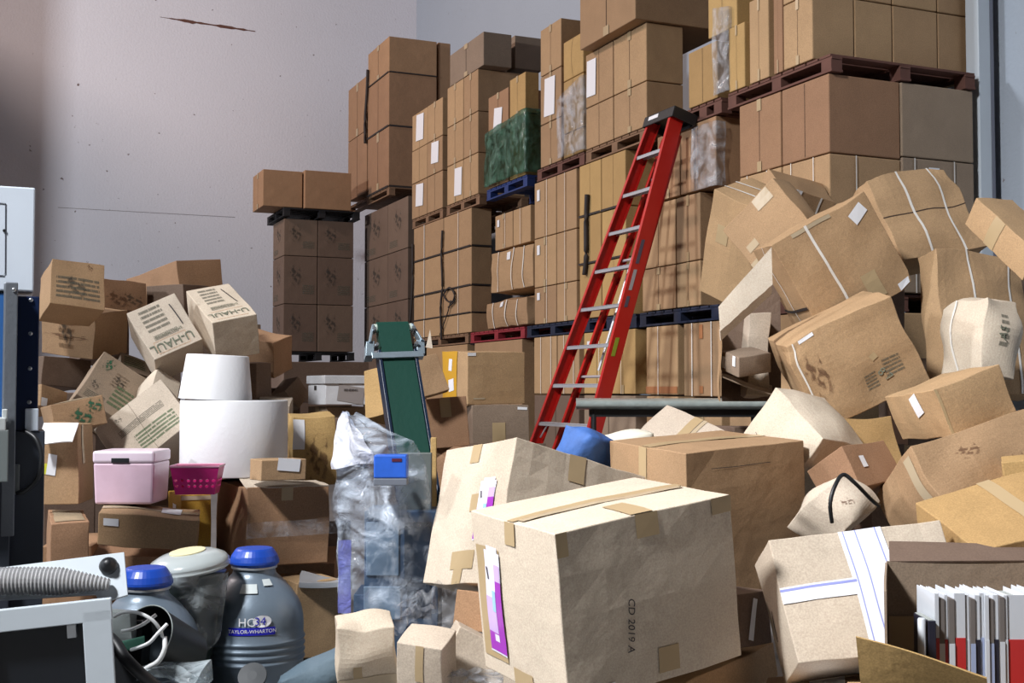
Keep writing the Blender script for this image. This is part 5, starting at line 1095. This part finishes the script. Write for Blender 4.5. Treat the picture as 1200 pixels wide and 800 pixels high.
# ------------------------------------------------------------------ cryogenic tanks
M_TANK = simple('tank_grey_paint', (.17, .22, .275), .36, metal=.25, bump=.06, bscale=80, var=.08)
M_CAP = simple('blue_plastic_cap', (.012, .065, .42), .35)
def tank(label, loc, k=1.0, logo=True, rz=0):
    t = thing('cryogenic_tank', label, 'tank', loc, (0, 0, rz))
    pr = [(.205, 0), (.222, .012), (.224, .03)]
    z = .17
    for i in range(4): pr += [(.223, z), (.230, z + .008), (.231, z + .012), (.230, z + .016), (.223, z + .024)]; z += .030
    pr += [(.224, .33), (.221, .37), (.212, .41), (.196, .445), (.170, .482), (.142, .515), (.118, .540), (.100, .556), (.094, .575), (.094, .592)]
    bm = bmesh.new(); lathe(bm, [(r * k, z_ * k) for r, z_ in pr], 72); obj('tank_body', bm, M_TANK, t, smooth=True)
    cp = [(.098, .590), (.103, .594), (.112, .606), (.112, .616), (.104, .640), (.088, .664), (.080, .672), (.0, .674)]
    bm = bmesh.new(); lathe(bm, [(.097, .586)] and [(r * k, z_ * k) for r, z_ in cp[:-1]], 40); obj('cap', bm, M_CAP, t, smooth=False, bevel=.002)
    bm = bmesh.new(); lathe(bm, [(.101 * k, .582 * k), (.103 * k, .584 * k), (.103 * k, .592 * k), (.101 * k, .594 * k)], 40); obj('neck_ring', bm, simple('neck_ring', (.5, .52, .54), .3, metal=.6), t)
    if logo:
        def on(a, z_, r): return Vector((math.sin(a) * r, -math.cos(a) * r, z_))
        def curved(name, a0, a1, z0, z1, m, r=.2262, round_=False):
            bm = bmesh.new(); n = 18
            if round_:
                ac, zc = (a0 + a1) / 2, (z0 + z1) / 2; vs = [bm.verts.new(on(ac + (a1 - a0) / 2 * math.cos(q / 24 * 2 * math.pi), zc + (z1 - z0) / 2 * math.sin(q / 24 * 2 * math.pi), r + .0008)) for q in range(24)]; bm.faces.new(vs)
            else: sheet(bm, lambda u, v: on(a0 + (a1 - a0) * u, z0 + (z1 - z0) * v, r), n, 1, 0)
            return obj(name, bm, m, t)
        M_LOGO = simple('logo_blue', (.015, .015, .42), .4)
        a = R(-2)
        curved('logo_band', a - .50, a + .42, .318, .352, M_LOGO)
        curved('logo_oval', a - .02, a + .34, .352, .405, M_LABEL, round_=True)
        def wrap(name, s, size, ac, zc, m, r):
            o = text(name, s, size, m, t, (0, 0, 0), (0, 0, 0), ext=.0)
            for v in o.data.vertices: x_, y_, _ = v.co; v.co = on(ac + x_ / r, zc + y_, r)
            return o
        wrap('lettering', 'HC', .052, a - .14, .374, M_LABEL, .2285); wrap('lettering', '34', .052, a + .12, .377, M_LOGO, .2290)
        wrap('lettering', 'TAYLOR-WHARTON', .023, a - .03, .335, M_LABEL, .2280)
        # paper labels on the shoulder
        for (a0, a1, z0, z1, rr0, rr1) in ((-.42, .05, .492, .528, .169, .135), (.25, .55, .520, .545, .145, .118)):
            bm = bmesh.new(); sheet(bm, lambda u, v: on(a0 + (a1 - a0) * u, z0 + (z1 - z0) * v, rr0 + (rr1 - rr0) * v + .002), 8, 4, 0); obj('paper_label', bm, simple('tank_label', (.55, .60, .60), .5), t)
    return t
tank('grey ribbed storage tank with a blue cap and printed HC34 mark', (-1.178, 5.5, 0), rz=R(14))
tank('grey tank with a blue cap, mostly hidden behind the white equipment panel', (-1.513, 4.97, 0), .985, False)

# ------------------------------------------------------------------ clear-lidded drum
dr = thing('lidded_drum', 'dark drum with a big clear domed lid left of the blue-capped tank', 'drum', (-1.415, 5.28, 0), (0, 0, 0))
M_DARKP = simple('dark_green_plastic', (.018, .028, .026), .35)
bm = bmesh.new(); lathe(bm, [(.065, 0), (.07, .01), (.146, .58), (.158, .60)], 48); obj('drum_body', bm, M_DARKP, dr, smooth=True)
lidr = obj('clear_lid', (lambda b: (lathe(b, [(.168, .0), (.176, .006), (.176, .014), (.170, .018), (.174, .026), (.174, .032), (.160, .05), (.125, .068), (.08, .078), (.075, .078)], 56, False), b)[1])(bmesh.new()), simple('milky_clear_plastic', (.62, .68, .68), .18, trans=.35), dr, smooth=True)
lidr.location = (0, 0, .607); lidr.rotation_euler = (R(6), R(-6), 0)
bm = bmesh.new(); lathe(bm, [(.078, .0), (.078, .006), (.07, .008), (.03, .009)], 40); q = obj('yellowed_disc', bm, simple('yellowed_plastic', (.75, .68, .42), .4), lidr); q.location = (0, 0, .077)
bm = bmesh.new(); sheet(bm, lambda u, v: Vector((math.sin(-.2 + u * 1.7) * (.165 + .02 * math.sin(9 * u) - .03 * v), -math.cos(-.2 + u * 1.7) * (.172 + .015 * math.sin(11 * u + 4 * v) - .02 * v), .60 - .34 * v * (.6 + .4 * math.sin(3 * u)))), 24, 16, 0); obj('loose_film', bm, film_mat('grey_film', (.45, .50, .52), .6), dr, smooth=True)

# ------------------------------------------------------------------ black tub with white cables
tub = thing('black_tub', 'black round tub tipped toward the viewer with cables inside', 'tub', (-1.385, 4.66, .43), (R(64), R(0), R(-22)))
bm = bmesh.new(); lathe(bm, [(.10, -.22), (.118, .05), (.121, .055), (.116, .055), (.112, .04), (.094, -.205), (.01, -.21)], 48, False); obj('tub_shell', bm, simple('black_green_plastic', (.010, .014, .013), .4), tub, smooth=True)
bm = bmesh.new(); add_tube(bm, [(.119 * math.cos(a / 40 * 2 * math.pi), .119 * math.sin(a / 40 * 2 * math.pi), .055) for a in range(40)], .0025, 6, closed=True); obj('rim', bm, simple('tub_rim', (.22, .25, .24), .4), tub)
M_CABLE = simple('white_cable', (.68, .70, .70), .4)
def cable(label, pts, r=.0065, m=M_CABLE, name='cable', cat='cable', grp='cables tangled by the black tub'):
    bm = bmesh.new(); add_tube(bm, curve_pts(pts, 8), r, 10); return tag(obj(name, bm, m, smooth=True), label, cat, grp)
cable('white cable arching from the frame over the tub mouth', [(-1.469, 4.450, 0.559), (-1.422, 4.420, 0.580), (-1.365, 4.400, 0.581), (-1.315, 4.400, 0.556), (-1.290, 4.420, 0.515), (-1.292, 4.450, 0.487)])
cable('white cable end crossing down left below the arch', [(-1.259, 4.400, 0.541), (-1.284, 4.380, 0.514), (-1.315, 4.380, 0.480), (-1.352, 4.400, 0.460), (-1.405, 4.450, 0.437)])
cable('lowest white cable, curving down under the tub', [(-1.268, 4.400, 0.494), (-1.262, 4.380, 0.455), (-1.283, 4.380, 0.412), (-1.323, 4.400, 0.386), (-1.366, 4.450, 0.359)], .009)
cable('short white cable piece behind the arch', [(-1.456, 4.500, 0.496), (-1.415, 4.480, 0.506), (-1.371, 4.480, 0.525), (-1.329, 4.500, 0.556)])
cable('thick black hose slanting down right of the white frame', [(-1.472, 4.350, 0.517), (-1.428, 4.330, 0.490), (-1.381, 4.300, 0.442), (-1.320, 4.300, 0.382), (-1.273, 4.350, 0.322)], .022, M_BLACK, 'hose', 'hose')
bm = bmesh.new(); add_box(bm, (0, 0, 0), (.085, .05, .006)); o = obj('circuit_board', bm, simple('green_board', (.03, .16, .10), .5), bevel=.001); o.location = (-1.420, 4.520, 0.444); o.rotation_euler = (R(35), R(-12), R(10)); tag(o, 'small green circuit board among the cables', 'circuit board')
B = Box((.11, .06, .12), .01, .03, (), 5); o = obj('metal_bracket', B.body(8), simple('grey_cast', (.24, .27, .27), .4, metal=.4)); o.location = (-1.502, 4.600, 0.489); tag(o, 'grey cast bracket behind the white cables', 'bracket')
cart = thing('gap_filler_bin', 'added black bin filling the dark gap between the white frame and the black tub', 'bin', (-1.546, 4.750, 0.342)); cart.location.z = 0  # added bin, black so that the area left of the tub reads dark
bm = bmesh.new(); bin_shell(bm, .10, .08, .12, .10, 0, .50, cap=False); bb = obj('bin_body', bm, M_BLACK, cart); md = bb.modifiers.new('thickness', 'SOLIDIFY'); md.thickness = .004
bm = bmesh.new(); add_tube(bm, [(-.12, -.10, .50), (.12, -.10, .50), (.12, .10, .50), (-.12, .10, .50)], .008, 8, closed=True); obj('rim', bm, M_BLACK, cart)
# scraps of clear wrap at the bottom, between tub and hose
B = Box((.22, .16, .06), .0, .08, (), 44); o = obj('crumpled_wrap', B.body(18), film_mat('scrap_film', (.6, .68, .72), .5, .1), smooth=False); o.location = (-1.257, 4.500, 0.335); tag(o, 'crumpled clear wrap below the black tub', 'plastic film')
B = Box((.26, .14, .08), .02, .05, (), 47); o = obj('cloth', B.body(14), simple('blue_grey_cloth', (.10, .15, .19), .7, bump=.4), smooth=True); o.location = (-0.820, 5.000, 0.206); o.rotation_euler = (0, R(-22), R(20)); tag(o, 'blue-grey cloth at the bottom edge between tank and battered carton', 'cloth')
o = (lambda b: (lathe(b, [(.055, 0), (.06, .004), (.058, .012), (.02, .016)], 32), obj('grey_disc', b, simple('grey_plastic', (.03, .035, .04), .6), smooth=False))[1])(bmesh.new()); o.location = (-1.053, 4.900, 0.230); o.rotation_euler = (R(50), 0, 0); tag(o, 'round grey disc at the bottom edge before the tank', 'disc')
# crumpled foil and cloth on the carton right of the tank
B = Box((.18, .14, .025), .0, .04, (), 61); o = obj('crumpled_wrap', B.body(14), simple('grey_foil', (.45, .47, .50), .25, metal=.3)); o.location = (-0.986, 6.100, 0.427); o.rotation_euler = (R(6), R(4), 0); tag(o, 'crumpled grey wrap lying on the plain carton right of the tank', 'wrap')

# ------------------------------------------------------------------ white equipment frame, lower left
M_WF = simple('white_enamel', (.56, .62, .67), .38, var=.06, vscale=8)
eq = thing('equipment_cabinet', 'white steel equipment frame with an open dark front at the lower left corner', 'cabinet', (-1.60, 4.15, 0), (R(0), R(-4), R(14)))
bm = bmesh.new()
add_box(bm, (.055, -.01, .619), (.40, .03, .075)); add_box(bm, (.205, -.01, .31), (.095, .03, .62)); add_box(bm, (-.05, -.01, .04), (.6, .03, .08))
obj('front_frame', bm, M_WF, eq, bevel=.003)
bm = bmesh.new(); add_box(bm, (.12, -.012, .560), (.03, .02, .05)); obj('corner_bracket', bm, M_STEEL, eq, bevel=.002)
bm = bmesh.new(); add_box(bm, (-.22, .0, .33), (.16, .04, .66)); obj('black_post', bm, M_BLACK, eq, bevel=.004)
bm = bmesh.new(); add_box(bm, (-.05, .12, .31), (.47, .20, .60)); obj('inner_box', bm, simple('opening_shade', (.006, .008, .012), .35), eq, bevel=.004)  # solid near-black block, the open front's shade put into its colour
bm = bmesh.new()
pl = [(-.40, 0), (.29, .02), (.30, -.145), (.20, -.165), (.19, -.13), (-.40, -.10)]
f = bm.faces.new([bm.verts.new((x_ , 0, z_)) for x_, z_ in pl]); r_ = bmesh.ops.extrude_face_region(bm, geom=[f]); bmesh.ops.translate(bm, verts=[v for v in r_['geom'] if isinstance(v, bmesh.types.BMVert)], vec=(0, .012, 0)); bmesh.ops.recalc_face_normals(bm, faces=bm.faces)
q = obj('back_plate', bm, M_WF, eq, bevel=.002); q.location = (0, .20, .765); q.rotation_euler = (R(-28), 0, 0)
bm = bmesh.new(); lathe(bm, [(.032, 0), (.033, .008), (.026, .022), (.016, .030), (.014, .040), (.008, .044)], 24); q2 = obj('rubber_knob', bm, M_BLACK, q, smooth=True); q2.location = (.235, -.002, -.03); q2.rotation_euler = (R(90), 0, 0)
rollw = thing('wrapped_tube', 'ribbed clear plastic tube lying on the white equipment frame', 'tube', (-1.86, 4.26, .672), (0, 0, R(8)))
bm = bmesh.new(); n_ = 64; add_tube(bm, [(i / n_ * .42, 0, .045 - .02 * (i / n_) ** 3) for i in range(n_ + 1)], [(.046 - .030 * max(0, (i / n_ - .6) / .4)) + .005 * (i % 2) for i in range(n_ + 1)], 20)
obj('ribbed_sleeve', bm, simple('clear_ribbed_plastic', (.55, .55, .56), .10, trans=.35, spec=.9), rollw)
bm = bmesh.new(); add_tube(bm, [(-.02, 0, .044), (.36, 0, .036)], .022, 12); obj('core', bm, simple('brown_grey_core', (.28, .24, .22), .5), rollw, smooth=True)

# ------------------------------------------------------------------ blue and white machine at the left edge
mc = thing('packing_machine', 'tall white and blue machine with grey steel rails at the left edge', 'machine', (-2.235, 4.67, 0), (0, 0, R(23)))
M_BLUEP = simple('blue_machine_paint', (.035, .13, .36), .35, var=.1, vscale=3); M_NAVY = simple('navy_machine_paint', (.008, .018, .06), .3)
M_RAIL = simple('rail_steel', (.20, .22, .25), .45, metal=.5, bump=.2, bscale=40); M_DSTEEL = simple('dark_machine_steel', (.055, .065, .085), .4, metal=.3)
def mb(name, m, *boxes, parent=None, bevel=.004):
    bm = bmesh.new()
    for c, s in boxes: add_box(bm, c, s)
    return obj(name, bm, m, parent or mc, bevel=bevel)
mb('white_cabinet', M_WHITEMETAL, ((.135, .18, 2.0), (.40, .36, .42)), bevel=.006)
bm = bmesh.new(); add_tube(bm, [(.20, -.002, 2.14), (.225, -.002, 2.14), (.228, -.002, 1.86), (.222, -.002, 1.85), (.12, -.002, 1.85)], .0016, 6); obj('door_outline', bm, M_DSTEEL, mc)
bm = bmesh.new(); add_tube(bm, [(.222, -.006, 2.03), (.222, .01, 2.03)], .006, 12); obj('door_latch', bm, M_BLACK, mc)
mb('blue_panel', M_BLUEP, ((.08, .16, 1.50), (.34, .30, .56)))
mb('navy_strip', M_NAVY, ((.315, .10, 1.50), (.085, .20, .54)))
mb('steel_rail', M_RAIL, ((.252, -.035, 1.32), (.048, .05, 1.0)), ((.228, -.015, 1.32), (.008, .03, 1.0)))
for z in (1.755, 1.62, 1.48, 1.345): 
    bm = bmesh.new(); lathe(bm, [(.008, 0), (.0085, .004), (.004, .008)], 12); q = obj('bolt', bm, M_STEEL, mc); q.location = (.325, -.001, z); q.rotation_euler = (R(90), 0, 0)
bm = bmesh.new(); lathe(bm, [(.008, 0), (.0085, .004), (.004, .008)], 12); q = obj('bolt', bm, M_STEEL, mc); q.location = (.262, -.06, 1.79); q.rotation_euler = (R(90), 0, 0)
mb('white_switch_box', M_WHITEMETAL, ((.335, .03, 1.275), (.05, .09, .09)))
mb('grey_housing', simple('grey_machine_paint', (.22, .25, .25), .4, metal=.2), ((.12, -.08, 1.14), (.26, .18, .20)))
mb('light_bracket', simple('light_bracket_paint', (.50, .53, .53), .4), ((.12, -.09, 1.262), (.24, .16, .05)), ((.235, -.10, 1.295), (.02, .05, .05)))
mb('lower_column', M_DSTEEL, ((.32, .10, .62), (.13, .22, 1.22)), ((.20, .05, .52), (.12, .2, 1.04)), ((.05, .06, .52), (.16, .24, 1.04)))
mb('pale_plate', simple('worn_plate', (.20, .22, .22), .5), ((.268, -.025, 1.04), (.05, .02, .12)))
bm = bmesh.new(); add_tube(bm, curve_pts([(.31, -.02, 1.23), (.35, -.06, 1.20), (.372, -.08, 1.13), (.36, -.08, 1.05), (.32, -.05, 1.0), (.285, -.03, .985)], 8), .010, 10); obj('black_cable', bm, M_BLACK, mc, smooth=True)

# ------------------------------------------------------------------ wrapped conveyor machine
cv = thing('conveyor_machine', 'film-wrapped blue-grey machine with a green conveyor belt rising from it', 'machine', (-.58, 6.0, 0))
CO = Vector((-.58, 6.0, 0))
M_BELT = simple('green_belt', (.006, .052, .036), .5, bump=.1); M_GALV = simple('galvanised_steel', (.34, .42, .48), .4, metal=.6, var=.3, vscale=20)
Pt, Pb = Vector((-.665, 6.62, 1.735)) - CO, Vector((-.40, 5.98, .45)) - CO
ax = (Pb - Pt).normalized(); wx = Vector((1, .30, 0)); wx = (wx - ax * wx.dot(ax)).normalized(); nn = wx.cross(ax).normalized()
if nn.y > 0: nn = -nn
hw = .088; Lb = (Pb - Pt).length; br = .035
bm = bmesh.new(); loop = []
for k in range(9): a = math.pi * k / 8; loop.append(Pt + nn * (math.cos(a) * br) - ax * (math.sin(a) * br))
loop2 = [Pb + nn * (math.cos(math.pi + math.pi * k / 8) * br) + ax * (math.sin(math.pi * k / 8) * br) for k in range(9)]
ring = loop + loop2
A_ = [bm.verts.new(p - wx * hw) for p in ring]; B_ = [bm.verts.new(p + wx * hw) for p in ring]
for i in range(len(ring)): j = (i + 1) % len(ring); bm.faces.new((A_[i], A_[j], B_[j], B_[i]))
bm.faces.new(A_[::-1]); bm.faces.new(B_); bmesh.ops.recalc_face_normals(bm, faces=bm.faces); obj('conveyor_belt', bm, M_BELT, cv)
def obar(bm, p, q, a, ha, b_, hb_):
    vv = [bm.verts.new(r_ + a * i * ha + b_ * j * hb_) for r_ in (p, q) for i, j in ((-1, -1), (1, -1), (1, 1), (-1, 1))]
    for f in ((3, 2, 1, 0), (4, 5, 6, 7), (0, 1, 5, 4), (1, 2, 6, 5), (2, 3, 7, 6), (3, 0, 4, 7)): bm.faces.new([vv[i] for i in f])
for e in (-1, 1):
    bm = bmesh.new(); c = wx * e * (hw + .012); obar(bm, Pt + c + ax * .16, Pb + c, wx, .008, nn, .045); obj('side_rail', bm, simple('navy_rail', (.01, .02, .045), .35), cv, bevel=.002)
bm = bmesh.new(); add_tube(bm, [Pt - wx * (hw + .02), Pt + wx * (hw + .02)], .024, 20); obj('head_roller', bm, simple('pale_roller', (.6, .68, .6), .4), cv)
for e in (-1, 1):
    bm = bmesh.new(); c = wx * e * (hw + .022); obar(bm, Pt + c - ax * .01, Pt + c + ax * .11 + wx * e * .035 + nn * .02, wx, .006, nn, .03); obar(bm, Pt + c + ax * .10 + wx * e * .03, Pt + c + ax * .19 + wx * e * (.045 if e < 0 else .02), wx, .022, nn, .035)
    obj('roller_bracket', bm, M_GALV, cv, bevel=.002)
    for da in (.03, .13): bm = bmesh.new(); add_tube(bm, [Pt + c + ax * da, Pt + c + ax * da + nn * .055], .010, 10); obj('tension_bolt', bm, M_STEEL, cv)
bm = bmesh.new(); obar(bm, Pt - wx * (hw + .06) + ax * .20 + nn * .05, Pt + wx * (hw + .05) + ax * .20 + nn * .05, ax, .018, nn, .006); obj('cross_bar', bm, M_GALV, cv, bevel=.002)
def cb(name, m, *bx_, bevel=.004):
    bm = bmesh.new()
    for c, s in bx_: add_box(bm, Vector(c), s)
    return obj(name, bm, m, cv, bevel=bevel)
M_MB = simple('blue_grey_machine', (.06, .10, .16), .35, metal=.2, var=.3, vscale=6)
cb('machine_body', M_MB, ((.04, .03, .42), (.36, .34, .76)), ((-.06, .0, .20), (.26, .30, .40)))
cb('body_panel', simple('pale_machine_panel', (.20, .27, .34), .35, metal=.2), ((-.05, -.145, .62), (.16, .012, .26)), ((-.05, -.155, .36), (.18, .012, .16)))
cb('dark_door', simple('dark_machine_door', (.02, .03, .045), .3), ((.12, -.142, .52), (.13, .012, .46)))
cb('grey_plate', simple('grey_machine_plate', (.16, .18, .17), .45, metal=.2), ((.10, -.02, .93), (.16, .05, .30)))
q = cb('control_box', simple('bright_blue_box', (.03, .13, .62), .35, var=.2, vscale=20), ((.026, -.50, 1.045), (.150, .10, .105)), bevel=.006)
bm = bmesh.new(); add_box(bm, (.026, -.50, .975), (.152, .10, .032)); obj('box_base', bm, simple('grey_box_base', (.16, .18, .22), .4), cv, bevel=.004)
bm = bmesh.new(); add_box(bm, (.056, -.5515, 1.075), (.045, .003, .014)); obj('control_plate', bm, simple('dark_red_plate', (.10, .02, .04), .4), cv)
cb('box_arm', M_STEEL, ((.026, -.30, .985), (.03, .35, .02)))
cb('yellow_post', cardboard('gold'), ((.18, .12, .65), (.03, .03, 1.0)))
# the wrap: a loose wrinkled sheet hanging over the machine
Lp = [(-0.837, 5.900, 1.278), (-0.843, 5.800, 1.193), (-0.840, 5.700, 1.055), (-0.848, 5.650, 0.898), (-0.830, 5.620, 0.742), (-0.818, 5.620, 0.583), (-0.812, 5.620, 0.338)]
Rp_ = [(-0.789, 5.950, 1.277), (-0.631, 5.750, 1.216), (-0.452, 5.620, 1.156), (-0.404, 5.620, 0.980), (-0.375, 5.620, 0.781), (-0.359, 5.620, 0.583), (-0.350, 5.620, 0.338)]
def film_f(u, v):
    v = 1 - v; i = min(5, int(v * 6)); k = v * 6 - i
    a = Vector(Lp[i]).lerp(Vector(Lp[i + 1]), k); b_ = Vector(Rp_[i]).lerp(Vector(Rp_[i + 1]), k)
    p = a.lerp(b_, u); q = Vector((u * 3, v * 6, 1))
    ridge = lambda x: (.5 - abs(noise.noise(x))) ** 2 * 2
    w = noise.noise(q * .9) * .05 + ridge(Vector((u * 1.6 - v * 5.5, v * 1.5 + u * 1.2, 4))) * .05 + ridge(Vector((u * 3 - v * 13, v * 2.5 + u * 2, 8))) * .022
    p.y += -.05 - w - .10 * max(0.0, math.sin(math.pi * u)) ** .5 * min(1, v * 3) + .12; p.x += noise.noise(q * 1.5) * .02; p.z += noise.noise(q * 1.5 + Vector((5, 5, 5))) * .02
    return p - CO
bm = bmesh.new(); sheet(bm, film_f, 60, 110, 0); fo = obj('stretch_film', bm, film_mat('machine_film', (.76, .86, 1.0), .68, .08), cv, smooth=True)
bm = bmesh.new(); sheet(bm, lambda u, v: film_f(u * .55 - .03, .62 + v * .38) + Vector((-.005, -.02 - .02 * math.sin(8 * u + 5 * v), 0)), 30, 40, 0); obj('milky_film', bm, film_mat('milky_film', (.86, .89, 1.0), .32, .16), cv, smooth=True)
bm = bmesh.new(); sheet(bm, lambda u, v: Vector((-0.795, 5.500, 0.376)).lerp(Vector((-0.737, 5.500, 0.376)), u) + Vector((.0, -.01 * math.sin(3 * u + 9 * v), .33 * v)) - CO, 8, 20, 0); obj('violet_film', bm, film_mat('violet_film', (.20, .22, .62), .25, .2), cv, smooth=True)
# loose wrap between the machine and the tilted carton
bm = bmesh.new(); fo_ = Vector((-0.368, 5.200, 0.370))
sheet(bm, lambda u, v: Vector((-0.498, 5.100, 0.364)).lerp(Vector((-0.239, 5.200, 0.344)), u) + Vector((0, noise.noise(Vector((u * 6, v * 6, 2))) * .10, (.13 + .10 * u) * v + noise.noise(Vector((u * 5, v * 5, 7))) * .05)) - fo_, 30, 24, 0)
o = obj('stretch_film', bm, M_CFILM, smooth=True); o.location = fo_; tag(o, 'loose clear film spilling over the small wrapped carton', 'plastic film')
bm = bmesh.new(); fo_ = Vector((-0.325, 4.600, 0.295))
sheet(bm, lambda u, v: Vector((-0.418, 4.550, 0.291)).lerp(Vector((-0.033, 4.600, 0.279)), u) + Vector((0, noise.noise(Vector((u * 6, v * 6, 2))) * .08, .05 * v + noise.noise(Vector((u * 5, v * 5, 9))) * .04)) - fo_, 30, 12, 0)
o = obj('stretch_film', bm, M_CFILM, smooth=True); o.location = fo_; tag(o, 'clear film scrap at the bottom edge left of the front carton', 'plastic film')
